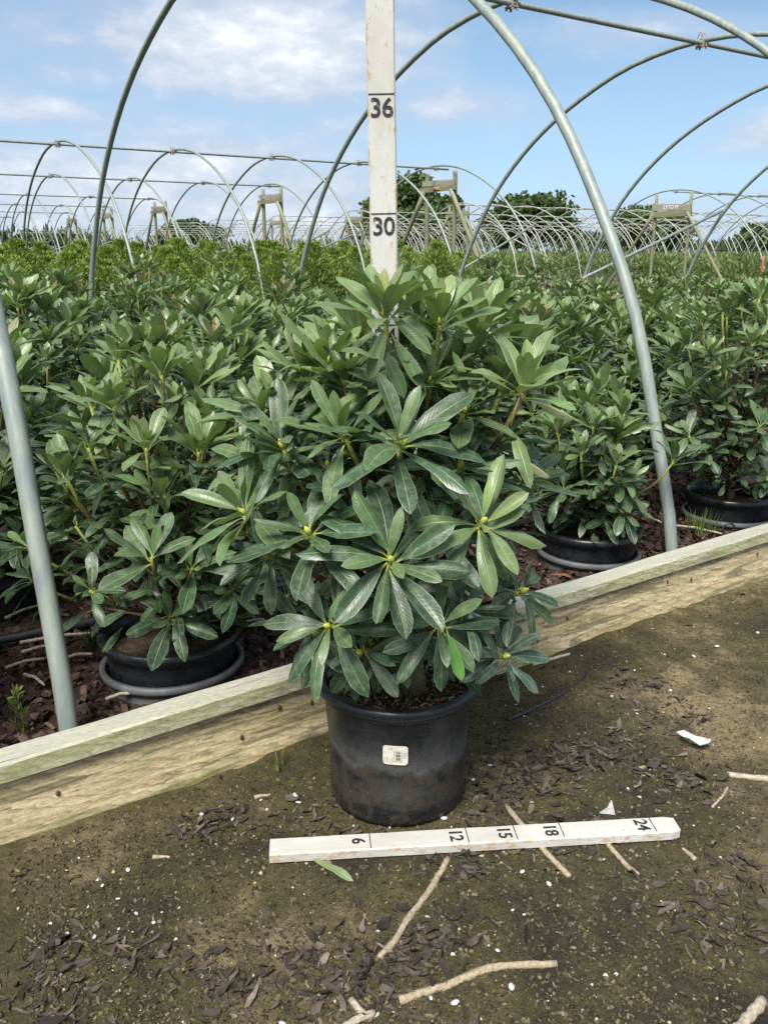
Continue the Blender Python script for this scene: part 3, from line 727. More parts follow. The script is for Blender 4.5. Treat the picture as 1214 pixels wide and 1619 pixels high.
# (tip x, y, z), axis, leaves, leaf length, tint, young tint, stem leaves, spread
UPP = lerp3(MID, YOUNG, .30)
HS = [
 ((.009, 1.100, .517), (0, -.80, .60), 13, .110, DARK, MID, 0, (35, 96)),
 ((.132, 1.140, .558), (.28, -.72, .60), 13, .102, MID, YOUNG, 2, (35, 108)),
 ((-.101, 1.150, .539), (-.35, -.55, .75), 12, .105, DARK, MID, 2, (30, 96)),
 ((-.199, 1.220, .546), (-.60, -.35, .75), 12, .110, MID, UPP, 3, (18, 88)),
 ((.021, 1.170, .659), (.02, -.50, .85), 13, .112, DARK, MID, 4, (22, 90)),
 ((-.075, 1.120, .415), (-.35, -.75, .40), 11, .102, DARK, MID, 0, (40, 100)),
 ((.079, 1.130, .410), (.15, -.85, .40), 11, .090, DARK, MID, 0, (45, 108)),
 ((.178, 1.200, .331), (.40, -.80, .45), 11, .070, BLUE, BLUE, 0, (40, 100)),
 ((.002, 1.240, .822), (-.05, -.12, 1), 16, .098, UPP, lerp3(YOUNG, RED, .25), 10, (6, 52)),
 ((.080, 1.300, .808), (.05, -.15, 1), 14, .094, UPP, YOUNG, 9, (6, 52)),
 ((.198, 1.270, .715), (.15, -.32, .95), 14, .102, UPP, YOUNG, 6, (8, 64)),
 ((-.055, 1.220, .659), (-.30, -.45, .85), 12, .102, MID, MID, 4, (20, 84)),
 ((.106, 1.220, .614), (.20, -.50, .85), 11, .095, DARK, MID, 3, (32, 95)),
 ((-.147, 1.260, .634), (-.25, -.35, .90), 13, .104, DARK, MID, 5, (14, 78)),
 ((.148, 1.400, .779), (.25, -.12, 1), 15, .108, UPP, YOUNG, 9, (6, 52)),
 ((-.121, 1.380, .716), (-.10, -.15, 1), 14, .100, UPP, lerp3(YOUNG, RED, .2), 8, (6, 52)),
 ((-.062, 1.360, .705), (0, -.22, 1), 14, .104, UPP, MID, 8, (8, 60)),
 ((.116, 1.180, .418), (.35, -.70, .50), 10, .090, DARK, DARK, 2, (40, 105)),
 ((.205, 1.240, .418), (.60, -.55, .50), 10, .082, DARK, DARK, 2, (40, 100)),
 ((.218, 1.320, .569), (.50, -.42, .75), 11, .094, DARK, MID, 3, (30, 95)),
 ((-.034, 1.175, .350), (-.20, -.85, .28), 9, .075, DARK, DARK, 2, (40, 110)),
 ((-.165, 1.200, .488), (-.55, -.60, .50), 10, .088, DARK, DARK, 2, (40, 104)),
 ((.075, 1.200, .516), (.15, -.80, .55), 10, .092, DARK, DARK, 3, (40, 100)),
 ((-.038, 1.200, .545), (-.10, -.70, .70), 10, .092, DARK, MID, 3, (40, 100)),
 ((.030, 1.175, .441), (0, -.90, .35), 10, .085, DARK, DARK, 2, (45, 110)),
 ((-.083, 1.300, .594), (-.20, -.50, .85), 11, .095, DARK, MID, 3, (30, 96)),
 ((.175, 1.360, .620), (.30, -.40, .90), 11, .095, DARK, MID, 4, (28, 95)),
 ((-.007, 1.320, .687), (0, -.35, .95), 11, .098, DARK, MID, 4, (28, 92)),
 ((-.110, 1.200, .370), (-.5, -.75, .25), 9, .078, DARK, DARK, 1, (45, 108)),
 ((.110, 1.230, .340), (.3, -.8, .2), 9, .072, DARK, BLUE, 1, (45, 108)),
 ((-.020, 1.235, .345), (-.1, -.9, .1), 10, .080, DARK, DARK, 2, (45, 108)),
 ((-.040, 1.420, .775), (-.1, -.05, 1), 14, .105, UPP, YOUNG, 10, (6, 50)),
 ((.055, 1.450, .815), (.1, 0, 1), 14, .100, UPP, YOUNG, 10, (6, 50)),
 ((.110, 1.400, .720), (.1, -.1, 1), 14, .104, UPP, YOUNG, 9, (6, 52)),
 ((.205, 1.440, .740), (.3, 0, 1), 13, .104, UPP, YOUNG, 9, (6, 54)),
 ((-.190, 1.360, .660), (-.3, -.1, 1), 13, .102, MID, UPP, 8, (10, 70)),
 ((-.018, 1.240, .335), (-.05, -.9, .25), 9, .078, DARK, DARK, 0, (40, 112)),
 ((-.006, 1.245, .360), (.1, -.9, .15), 9, .080, DARK, DARK, 0, (40, 110)),
 ((-.083, 1.360, .745), (-.1, -.15, 1), 13, .098, UPP, YOUNG, 8, (8, 60)),
 ((-.058, 1.300, .720), (-.2, -.2, 1), 12, .090, UPP, MID, 6, (10, 60)),
 ((.068, 1.300, .720), (.15, -.25, 1), 12, .090, UPP, MID, 6, (10, 60)),
 ((.115, 1.270, .685), (.2, -.35, .9), 12, .094, MID, UPP, 5, (14, 76)),
 ((-.154, 1.330, .670), (-.25, -.2, .95), 13, .098, UPP, YOUNG, 6, (10, 68)),
 ((.182, 1.360, .705), (.25, -.2, .95), 13, .098, UPP, YOUNG, 6, (10, 66)),
 ((.055, 1.440, .770), (.1, -.1, 1), 13, .098, UPP, YOUNG, 8, (8, 58)),
 ((-.190, 1.300, .600), (-.5, -.3, .8), 12, .095, MID, MID, 4, (20, 84)),
 ((-.050, 1.250, .310), (-.3, -.9, .0), 8, .065, DARK, DARK, 1, (45, 108)),
]
back = [((.10, 1.50, .70), (.2, .4, .9)), ((-.05, 1.52, .62), (-.2, .5, .85)), ((.18, 1.48, .55), (.5, .5, .7)), ((-.16, 1.46, .55), (-.6, .4, .7)), ((.02, 1.56, .48), (0, .8, .5)), ((-.10, 1.52, .42), (-.4, .8, .4)), ((.14, 1.53, .42), (.4, .8, .4)), ((.03, 1.44, .76), (0, .2, 1)), ((.0, 1.38, .55), (0, -.3, 1)), ((.08, 1.36, .52), (.3, -.2, 1)), ((-.08, 1.36, .5), (-.3, -.3, 1))]
r_ = random.Random(21)
TR = Vector((.012, -.008, .19))                                        # trunk foot in pot coordinates (a little right of centre)
tb = MB()
TRK = bez(TR + Vector((.012, 0, -.01)), TR + Vector((.016, -.004, .06)), TR + Vector((-.006, .0, .10)), TR + Vector((.002, .006, .20)), 8)
tr_me = stem_mesh(TRK, .025, .012, 0.0, 9, 'trunk'); link('trunk', tr_me, hero)
a_ = tr_me.attributes['tint']; a_.data.foreach_set('color', np.tile(np.array([.12, .115, .05, 1], dtype=np.float32), len(tr_me.vertices)))
pool = []; n_obj = 0
spread_all = [(s, True) for s in HS] + [((p, a, 11, .098, MID, MID, 5, (30, 95)), False) for p, a in back]
for (tip, axis, n, L, tint, yng, sn, sprd), front in spread_all:
    tip = Vector(tip) - HP; ax = Vector(axis).normalized()
    s0 = TRK[3 + int(min(.99, max(0, (tip.z - .32) / .35)) * 5)]
    s0 = Vector(s0); d = tip - s0
    path = bez(s0, s0 + Vector((d.x * .25, d.y * .25, d.z * .45)), tip - ax * min(.10, d.length * .45), tip, 10)
    tall = tip.z > .6
    sh = link('shoot', stem_mesh(path, .0062 if tall else .005, .0034, 1.0), hero)
    # bud in the middle of the whorl
    bb = MB(); bb.tube([tip - ax * .002, tip + ax * .008, tip + ax * .016], [.0036, .0052, .0012], 6); me = bb.mesh('bud', STEM)
    a = me.attributes.new('tint', 'FLOAT_COLOR', 'POINT'); a.data.foreach_set('color', np.tile(np.array([.36, .40, .07, 1], dtype=np.float32), len(me.vertices)))
    link('bud', me, sh)
    lv = whorl(r_, tip, ax, n + (2 if front else 0), L, tint, yng, sprd, sn, path)
    for q in lv:
        if front and n_obj < 294: put_leaf(*q, sh); n_obj += 1
        else: pool.append(q)
# leaves the photograph shows singly
def single(p, d, nrm, L, c, parent, me=None, wide=1.0):
    return put_leaf(leaf_matrix(Vector(p) - HP, Vector(d), Vector(nrm), L, wide, 0), c, 0, parent, me)
SH = [o for o in hero.children if o.name.split('.')[0] == 'shoot']
tag(single((.205, 1.262, .702), (.95, -.15, -.12), (0, -.6, .8), .075, (.24, .29, .15), SH[10], CURL_ME), 'pale curled leaf lying almost level')
tag(single((.185, 1.262, .665), (.06, -.1, 1), (-.6, -.8, 0), .060, (.26, .17, .11), SH[10], CURL_ME), 'brown withered leaf standing upright')
tag(single((.19, 1.27, .618), (.9, -.2, -.22), (0, -.4, .9), .062, (.26, .25, .14), SH[10], CURL_ME), 'pale curled leaf with a brown tip')
tag(single((.083, 1.115, .412), (.35, -.25, -.9), (.2, -.95, .3), .075, BRIGHT, SH[6], LEAF_ME[0]), 'bright green leaf among the dark ones')
tag(single((.045, 1.13, .50), (.75, -.3, -.35), (0, -.8, .6), .055, (.20, .19, .05), SH[0], LEAF_ME[4]), 'yellowing spotted leaf')
for p_, d_ in (((.012, 1.245, .800), (.45, -.25, -.85)), ((-.004, 1.245, .790), (.35, -.2, -.9)), ((.006, 1.250, .830), (.55, -.3, -.55)), ((.010, 1.250, .815), (-.35, -.2, -.8))):
    single(p_, d_, (.1, -.9, .45), .088, MID, SH[8], LEAF_ME[3])
# inner leaves that cannot be told apart one by one
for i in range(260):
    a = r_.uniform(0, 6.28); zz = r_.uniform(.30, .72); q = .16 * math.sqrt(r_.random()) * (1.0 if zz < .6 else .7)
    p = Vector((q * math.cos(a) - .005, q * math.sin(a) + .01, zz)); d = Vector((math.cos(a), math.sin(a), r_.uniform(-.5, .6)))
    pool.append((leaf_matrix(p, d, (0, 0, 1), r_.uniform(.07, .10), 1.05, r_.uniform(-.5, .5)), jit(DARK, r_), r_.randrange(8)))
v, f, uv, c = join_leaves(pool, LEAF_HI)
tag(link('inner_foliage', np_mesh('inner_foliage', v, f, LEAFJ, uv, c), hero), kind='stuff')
# surface roots in the pot
for pts in ([(.035, -.012, .235), (.020, -.030, .215), (.016, -.036, .20)], [(.04, .0, .205), (.07, -.012, .212), (.10, -.02, .208), (.118, -.03, .205)]):
    link('root', stem_mesh([Vector(p) for p in pts], .0032, .0022, 0, 6, 'root'), hero)

# ------------------------------------------------------------------ rhododendrons in the bed
def gen_plant(seed, height, radius, nsh, L=.085, young=.35, redtip=.1, base=.19):
    q = random.Random(seed); shoots = []
    for i in range(nsh):
        k = i / nsh; a = i * 2.39996 + q.uniform(-.3, .3)
        zz = base + .10 + (height - .10) * (k ** .85) * q.uniform(.90, 1.05)
        h = (zz - base) / height
        rr = radius * (math.sin(min(1.0, h * .85 + .17) * math.pi) ** .40) * q.uniform(.70, 1.05) * (1 - .45 * max(0, h - .55))
        tip = Vector((rr * math.cos(a), rr * math.sin(a), zz)); out = Vector((math.cos(a), math.sin(a), 0))
        ax = (out * (1.0 - 1.0 * h) + Vector((0, 0, .30 + 1.3 * h))).normalized()
        s0 = Vector((0, 0, base + (zz - base) * .30)); d = tip - s0
        path = bez(s0, s0 + Vector((d.x * .3, d.y * .3, d.z * .35)), tip - ax * min(.12, d.length * .45), tip, 7)
        hi = h > .50
        yng = RED if (h > .85 and q.random() < redtip) else (lerp3(MID, YOUNG, .35 + .65 * q.random()) if q.random() < young + (.4 if hi else 0) else MID)
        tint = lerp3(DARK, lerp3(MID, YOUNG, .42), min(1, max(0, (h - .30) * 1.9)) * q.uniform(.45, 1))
        sp = (7, 54) if hi else (26, 88)
        shoots.append((path, whorl(q, tip, ax, q.randint(10, 14), L * q.uniform(.80, 1.15), tint, yng, sp, 11 if hi else 5, path, 1.28)))
    inner = []
    for i in range(int(nsh * 4.5)):
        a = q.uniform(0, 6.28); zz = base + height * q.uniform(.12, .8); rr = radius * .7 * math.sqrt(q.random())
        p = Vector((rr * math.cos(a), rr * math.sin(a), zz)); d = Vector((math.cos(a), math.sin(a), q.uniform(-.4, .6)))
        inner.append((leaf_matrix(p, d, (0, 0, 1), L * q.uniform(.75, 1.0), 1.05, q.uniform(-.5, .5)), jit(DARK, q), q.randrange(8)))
    return shoots, inner
GRP = 'rhododendrons in pots'
def near_plant(loc, seed, height, radius, nsh, label, L, nobj=190, lean=(0, 0), young=.35, redtip=.05):
    root = empty('potted_rhododendron', loc); tag(root, label, 'potted plant', GRP)
    link('pot', POT_ME, root); so_ = link('soil', SOIL_ME, root)
    shoots, inner = gen_plant(seed, height, radius, nsh, L, young, redtip)
    tr = bez((0, 0, .18), (.01, 0, .24), (-.01, .01, .30), (0, 0, .19 + height * .4), 5)
    link('trunk', stem_mesh(tr, .013, .008, 0, 7, 'trunk'), root)
    # leaves nearest the camera side are objects of their own
    cl = Vector((0, 0, .91)) - Vector(loc); cand = []
    inv = Vector(loc)
    def clear(M):                                            # nothing grows through or in front of the hoop legs
        for q in (M @ Vector((0, .2, 0)), M @ Vector((0, .6, 0)), M @ Vector((0, 1, 0))):
            d = np.array([q.x + inv.x, q.y + inv.y]) - ORG; uu, n_ = float(d @ UV_), float(d @ NV_); zw = q.z + inv.z
            hn = float(np.interp(zw, [.12, .41, .74, 1.02], [0, .08, .19, .34]))
            if abs(uu - round(uu / S1) * S1) < .16 and n_ < hn + .03:
                us = -.34 + (uu + .34) * (hn + 1.42) / (n_ + 1.42)
                if abs(us - round(us / S1) * S1) < .045: return False
            if n_ < -.12: return False
        return True
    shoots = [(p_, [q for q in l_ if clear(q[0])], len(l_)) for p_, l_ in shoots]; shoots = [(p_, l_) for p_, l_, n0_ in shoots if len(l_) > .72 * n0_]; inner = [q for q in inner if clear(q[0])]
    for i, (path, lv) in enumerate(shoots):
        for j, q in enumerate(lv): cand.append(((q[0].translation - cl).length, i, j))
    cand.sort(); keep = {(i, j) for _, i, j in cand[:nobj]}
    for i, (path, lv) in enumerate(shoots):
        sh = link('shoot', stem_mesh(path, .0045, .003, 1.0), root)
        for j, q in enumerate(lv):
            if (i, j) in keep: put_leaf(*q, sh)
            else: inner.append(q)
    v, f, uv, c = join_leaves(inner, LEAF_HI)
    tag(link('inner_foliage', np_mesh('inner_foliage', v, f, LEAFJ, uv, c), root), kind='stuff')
    return root
near_plant(P(.25, .145, -.035), 101, .60, .245, 52, 'rhododendron in a low black pot beside the left galvanised hoop leg', .080, 290)
near_plant(P(1.443, .13, -.035), 102, .40, .21, 36, 'short rhododendron in a black pot beside the foot of the right hoop leg', .088, 240)
near_plant(P(2.08, .13, -.035), 103, .64, .29, 54, 'rhododendron in a black pot behind the grass tuft near the right border', .080, 260, redtip=.15)
near_plant(P(-.40, .16, -.035), 104, .58, .27, 40, 'rhododendron cut by the left border of the picture, behind the hoop leg', .082, 120)
sec = [(.02, .72, 111, .62), (.60, .70, 112, .62), (1.20, .72, 113, .60), (1.80, .70, 114, .60), (2.40, .72, 115, .58), (.32, 1.28, 116, .66), (.95, 1.3, 117, .62), (1.55, 1.3, 118, .6), (2.15, 1.3, 119, .6), (2.75, 1.3, 120, .6)]
seclab = ['rhododendron behind the left potted one, half hidden by it', 'rhododendron in the second row, seen between the left potted one and the front plant', 'rhododendron directly behind the front plant, mostly hidden', 'rhododendron in the second row behind the short potted one', 'rhododendron in the second row seen just right of the right hoop leg',
          'rhododendron in the third row at the left with upright pale shoots', 'third-row rhododendron showing over the left shoulder of the front plant', 'third-row rhododendron peeping out behind the top of the front plant', 'third-row rhododendron seen just left of the right hoop leg', 'third-row rhododendron right of the right hoop leg']
for (u, n, s, h), lb in zip(sec, seclab):
    near_plant(P(u, n, -.035), s, h * .96, .25, 50, lb, .091, 150, young=.6, redtip=.32)
# socket pots sunk in the mulch under the front row
for u, n, lb in [(.25, .145, 'grey socket pot rim sunk in the bark under the left rhododendron'), (1.443, .13, 'grey socket pot sunk in the bark under the short rhododendron'),
                 (2.08, .13, 'grey socket pot sunk in the bark under the rhododendron near the right border'), (.845, .13, 'empty grey socket pot in the bark hidden behind the front plant')]:
    o = link('socket_pot', SOCK_ME, loc=P(u, n, .125)); o.rotation_euler = (rnd.uniform(-.03, .03), rnd.uniform(-.03, .03), 0)
    tag(o, lb, 'socket pot', 'socket pots')
# the dense mass: joined foliage, five kinds of bush copied along the rows
PROTO = []
for k in range(5):
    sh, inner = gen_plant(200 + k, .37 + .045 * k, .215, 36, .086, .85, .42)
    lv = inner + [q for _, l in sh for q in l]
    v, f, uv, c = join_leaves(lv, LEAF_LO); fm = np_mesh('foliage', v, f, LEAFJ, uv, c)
    b = MB(); cols = []
    for path, _ in sh:
        n_ = len(path); b.tube(path[::2] if n_ % 2 else path, .004, 4, cap=False)
    sm = b.mesh('stems', STEM); a = sm.attributes.new('tint', 'FLOAT_COLOR', 'POINT'); a.data.foreach_set('color', np.tile(np.array([.16, .17, .05, 1], dtype=np.float32), len(sm.vertices)))
    PROTO.append((fm, sm))
cnt = 0
for row in range(8):
    n = 1.86 + .46 * row
    if n > 4.2: break
    for k in range(-1, 17):
        u = -.1 + .56 * k + (.28 if row % 2 else 0)
        p = P(u, n)
        if p.y < .6 or abs(p.x / p.y) > .50 or u > 8.9: continue
        gap = 607 + 1400 * p.x / (p.y * .9588 + .15)
        if 388 < gap < 428 and p.y > 3.0: continue
        root = empty('potted_rhododendron', P(u + rnd.uniform(-.06, .06), n + rnd.uniform(-.06, .06), -.035), rnd.uniform(0, 6.28))
        tag(root, 'rhododendron in the dense mass ' + ('left of the standing stick' if p.x < 0 else 'between the standing stick and the right hoop leg' if p.x / p.y < .27 else 'right of the right hoop leg') + (', nearer half' if n < 2.7 else ', farther half'), 'potted plant', GRP)
        fm, sm = PROTO[rnd.randrange(5)]; s = rnd.uniform(.86, 1.18)
        link('pot', POT_FAR, root)
        fo = link('foliage', fm, root); fo.scale = (s, s, s); tag(fo, kind='stuff')
        so_ = link('stems', sm, root); so_.scale = (s, s, s); cnt += 1
# a few tall reddish leaders that stand out above the mass
def leader(u, n, z, seed, col, label):
    q = random.Random(seed); tip = Vector((0, 0, z)); root = empty('potted_rhododendron', P(u, n, 0)); tag(root, label, 'potted plant', GRP)
    for i, (dx, dz) in enumerate(((0, 0), (.05, -.09), (-.06, -.13))):
        t2 = Vector((dx, dx * .5, z + dz)); path = bez((0, 0, .15), (0, 0, z * .4), t2 - Vector((0, 0, .15)), t2, 7)
        sh = link('shoot', stem_mesh(path, .005, .003, 1), root)
        for L_ in whorl(q, t2, (dx, dx * .5, 1), 11, .085, MID, col if i == 0 else YOUNG, (10, 62), 7, path): put_leaf(*L_, sh)
for i, (u, n, z, lb) in enumerate([(1.72, 3.05, .83, 'rhododendron with a tall reddish shoot tip right of the far hoop leg at left'), (2.1, 2.95, .80, 'rhododendron with a red shoot tip among the left mass'),
                                   (1.35, 3.0, .82, 'rhododendron with brownish new leaves in front of the far hoop leg at left'), (1.95, 3.4, .86, 'rhododendron with a thin tall leader against the hedge'), (5.6, 3.6, .88, 'rhododendron with a tall reddish leader in the right mass'), (4.6, 3.3, .86, 'rhododendron with a tall leader left of the plank end wall')]):
    leader(u, n, z, 300 + i, RED, lb)

# ------------------------------------------------------------------ feathery hedge plants in the next tunnel
def sprays(seed, h, r, n, ln, c1, c2):
    g = np.random.default_rng(seed); a = g.uniform(0, 6.283, n); zz = h * g.random(n) ** .8
    rad = r * np.clip(np.sin(np.clip(zz / h * .92 + .14, 0, 1) * np.pi), .05, 1) ** .55 * np.sqrt(g.random(n)) * 1.05
    p = np.stack([rad * np.cos(a), rad * np.sin(a), zz], 1)
    d = np.stack([np.cos(a) * .55, np.sin(a) * .55, g.uniform(.35, 1.3, n)], 1) + g.normal(0, .28, (n, 3)); d /= np.linalg.norm(d, axis=1)[:, None]
    s = np.cross(d, g.normal(0, 1, (n, 3))); s /= np.linalg.norm(s, axis=1)[:, None]
    L = ln * g.uniform(.5, 1.25, n)[:, None]; wv = L * .13
    v = np.stack([p - s * wv * .4, p + d * L * .55 - s * wv, p + d * L, p + d * L * .55 + s * wv], 1).reshape(-1, 3)
    f = np.arange(n * 4).reshape(n, 4)
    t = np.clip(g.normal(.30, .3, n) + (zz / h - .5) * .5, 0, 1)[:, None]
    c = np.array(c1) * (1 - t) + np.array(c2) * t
    return v, f, np.repeat(c, 4, 0)
CONE = []
for k in range(4):
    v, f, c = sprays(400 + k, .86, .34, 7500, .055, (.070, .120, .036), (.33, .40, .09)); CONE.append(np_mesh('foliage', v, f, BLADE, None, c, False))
for row in range(7):
    n = 8.3 + .7 * row
    for k in range(-2, 16):
        u = .6 * k + (.3 if row % 2 else 0)
        p = P(u, n)
        if abs(p.x / p.y) > .47 or u > 9.1 or p.x / p.y > .11: continue
        root = empty('feathery_conifer', P(u + rnd.uniform(-.2, .2), n + rnd.uniform(-.2, .2), 0), rnd.uniform(0, 6.28))
        tag(root, 'feathery yellow-green conifer in the hedge-like rows, ' + ('left part' if p.x / p.y < -.2 else 'middle part' if p.x / p.y < 0 else 'right of the standing stick'), 'conifer', 'feathery conifers in rows')
        s = rnd.uniform(.80, 1.04)
        link('pot', POT_FAR, root, loc=(0, 0, -.06))
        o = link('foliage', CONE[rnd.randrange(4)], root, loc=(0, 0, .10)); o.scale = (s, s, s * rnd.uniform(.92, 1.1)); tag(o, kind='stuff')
# bright low crop under the pale hoops beyond the aisle: one uncounted mass
vs, fs, cs = [], [], []; o_ = 0
for bed_n in (9.9, 17.4, 22.9, 28.4, 33.9, 39.5):
    for k in range(900 if bed_n < 30 else 500):
        u = 17.4 + R.random() * 26; n = bed_n + R.random() * 4.6
        v, f, c = sprays(int(R.integers(1e9)), .50, .22, 26, .20, (.08, .12, .04), (.19, .235, .085))
        p = P(u, n, .15); v = v + np.array(p); vs.append(v); fs.append(f + o_); cs.append(c); o_ += len(v)
tag(link('low_crop', np_mesh('low_crop', np.concatenate(vs), np.concatenate(fs), BLADE, None, np.concatenate(cs), False)), 'bright green low crop filling the far beds under the pale hoops', 'crop', None, 'stuff')

# ------------------------------------------------------------------ trees on the horizon
def tree(x, y, h, w_, label, seed, lobes=9, flat=False, leaf=.42):
    g = np.random.default_rng(seed); root = empty('broadleaf_tree', (x, y, 0)); tag(root, label, 'tree', 'trees along the horizon')
    tb = MB(); th = h * .45
    tb.tube([(0, 0, -.3), (.1, 0, th * .5), (0, .1, th), (.15, 0, h * .8)], [h * .045, h * .034, h * .026, .05], 8)
    for i in range(6):
        a = g.uniform(0, 6.28); tb.tube([(0, 0, th * g.uniform(.5, .9)), (w_ * .16 * math.cos(a), w_ * .16 * math.sin(a), th * 1.15), (w_ * .33 * math.cos(a), w_ * .33 * math.sin(a), h * g.uniform(.55, .8))], [h * .018, h * .012, .04], 6)
    link('trunk', tb.mesh('trunk', BARK), root)
    V, C = [], []
    for i in range(lobes):
        a = i * 2.4; rr = w_ * .5 * math.sqrt((i + .3) / lobes) * .72
        c0 = np.array([rr * math.cos(a), rr * math.sin(a), h * (.72 if i < 2 else g.uniform(.30, .70))]); R0 = np.array([w_ * g.uniform(.20, .30), w_ * g.uniform(.20, .30), h * g.uniform(.17, .27)])
        if c0[2] + R0[2] > h: c0[2] = h - R0[2]
        n = 900
        d = g.normal(0, 1, (n, 3)); d /= np.linalg.norm(d, axis=1)[:, None]
        p = c0 + d * R0 * (g.random(n) ** .35)[:, None] * (1 + .22 * np.sin(d[:, :1] * 7 + i) * np.cos(d[:, 1:2] * 6)); nn_ = g.normal(0, 1, (n, 3)) + d; nn_ /= np.linalg.norm(nn_, axis=1)[:, None]
        s = np.cross(nn_, g.normal(0, 1, (n, 3))); s /= np.linalg.norm(s, axis=1)[:, None]; t = np.cross(nn_, s); q = leaf * g.uniform(.4, 1.1, n)[:, None]
        V.append(np.stack([p - s * q, p - t * q * .6, p + s * q, p + t * q * .6], 1).reshape(-1, 3))
        col = np.array((.042, .072, .022)) * g.uniform(.6, 1.7, (n, 1)) * g.uniform(.85, 1.15) + np.array((.012, .008, 0)) * g.random((n, 1)); C.append(np.repeat(col, 4, 0))
    V = np.concatenate(V); V[:, 2] = np.maximum(V[:, 2], h * .12)
    link('crown', np_mesh('crown', V, np.arange(len(V)).reshape(-1, 4), CROWN, None, np.concatenate(C), False), root)
tree(3.0, 110, 10.0, 11.5, 'tall dark tree rising behind the wooden frame right of the standing ruler', 1, 12)
tree(8.2, 116, 8.0, 5.0, 'lighter small tree at the right shoulder of the tall dark tree', 2, 5)
tree(-1.8, 120, 5.0, 5.0, 'low dark bush tree left of the tall tree, beside the standing ruler', 9, 5)
tree(18.7, 120, 8.6, 13.0, 'round bushy tree in the middle of the right horizon', 3, 11)
tree(36.5, 130, 7.2, 13.0, 'spreading tree behind the right hoop leg on the horizon', 4, 9)
tree(59, 140, 5.2, 12.0, 'dark tree at the right border on the horizon', 5, 9)
tree(-32, 150, 6.0, 11.5, 'flat-topped dark tree at the left horizon behind the hoops', 6, 9)
tree(-57, 150, 3.6, 8.5, 'low dark trees at the far left horizon', 7, 7)
# far field hedges that read as one pale strip
vs, fs, cs = [], [], []; o_ = 0
for k in range(420):
    x = R.uniform(-160, 190); y = R.uniform(210, 260); n = 26; h = R.uniform(1.6, 4.2) * (.6 + .6 * (math.sin(x * .05) > .2))
    v, f, c = sprays(int(R.integers(1e9)), h, 4.5, n, 2.6, (.05, .075, .035), (.09, .11, .05))
    vs.append(v + np.array((x, y, -.2))); fs.append(f + o_); cs.append(c); o_ += len(v)
tag(link('far_treeline', np_mesh('far_treeline', np.concatenate(vs), np.concatenate(fs), CROWN, None, np.concatenate(cs), False)), 'low line of far bushes along the horizon', 'treeline', None, 'stuff')

# ------------------------------------------------------------------ measuring sticks
def ruler(name, L, wd, th, M, label, lines, nums, inch):
    root = empty(name, (0, 0, 0)); root.matrix_world = M; tag(root, label, 'ruler')
    b = MB(); segs = 40; K = 8; e = .0022; ring = [(-wd / 2 + e, 0), (wd / 2 - e, 0), (wd / 2, e), (wd / 2, th - e), (wd / 2 - e, th), (-wd / 2 + e, th), (-wd / 2, th - e), (-wd / 2, e)]
    vs = []
    for i in range(segs + 1):
        x = L * i / segs; x += -.002 if i == segs else 0
        for (p, q) in ring:
            k = mnoise.noise(Vector((x * 30, p * 90, q * 90))) * .0005; sh = .78 if i in (0, segs) and name == 'lying_ruler' and i == segs else 1
            vs.append((x, p * sh + k, q + k * .4))
    fs = [(i * K + j, i * K + (j + 1) % K, (i + 1) * K + (j + 1) % K, (i + 1) * K + j) for i in range(segs) for j in range(K)]
    fs = [tuple(reversed(f)) for f in fs]
    fs += [tuple(range(K)), tuple(reversed(range(segs * K, segs * K + K)))]
    b.add(vs, fs); me = b.mesh('board', WPAINT, smooth=False); link('board', me, root)
    for i in lines:
        bb = MB(); bb.box((i * inch, 0, th + .0006), (.0013, wd * .92, .0008)); link('mark_line', bb.mesh('mark_line', BPAINT, smooth=False), root)
    for i, txt, sz in nums:
        me = text_mesh(txt, sz * .97, .0004, BPAINT, .0004, .95)
        M2 = Matrix(((0, 1, 0, i * inch - sz * .52), (-1, 0, 0, 0), (0, 0, 1, th + .0008), (0, 0, 0, 1)))
        link('numeral', me, root, M=M2)
    return root
# lying in front of the pot: local x to the right, z up
fl = Vector((-.176, 1.154, .002)); fr = Vector((.477, 1.212, .002)); dx = (fr - fl).normalized(); dz = Vector((0, 0, 1)); dy = dz.cross(dx)
Lr = (fr - fl).length; IN = Lr / 25.75
M = Matrix((dx, dy, dz)).transposed().to_4x4(); M.translation = fl + dy * .020
ruler('lying_ruler', Lr, .040, .0175, M, 'white painted measuring stick lying on the soil in front of the pot', [6.15, 12.2, 15.25, 18.2, 24.1],
      [(6.0, '6', .030), (12.1, '12', .031), (15.15, '15', .031), (18.1, '18', .031), (24.0, '24', .031)], IN)
# standing in the pot behind the foliage: local x up, face towards the camera
zx = Vector((-.0175, -.004, 1)).normalized(); zz_ = Vector((0, -1, 0)); zz_ = (zz_ - zx * zz_.dot(zx)).normalized(); zy = zz_.cross(zx)
M = Matrix((zx, zy, zz_)).transposed().to_4x4(); M.translation = Vector((.013, 1.372, .169))
ruler('standing_ruler', 1.25, .040, .018, M, 'tall white painted measuring stick standing upright behind the foliage of the front plant', [24, 30, 36, 42], [(24, '24', .036), (30, '30', .036), (36, '36', .036), (42, '42', .036)], .02638)

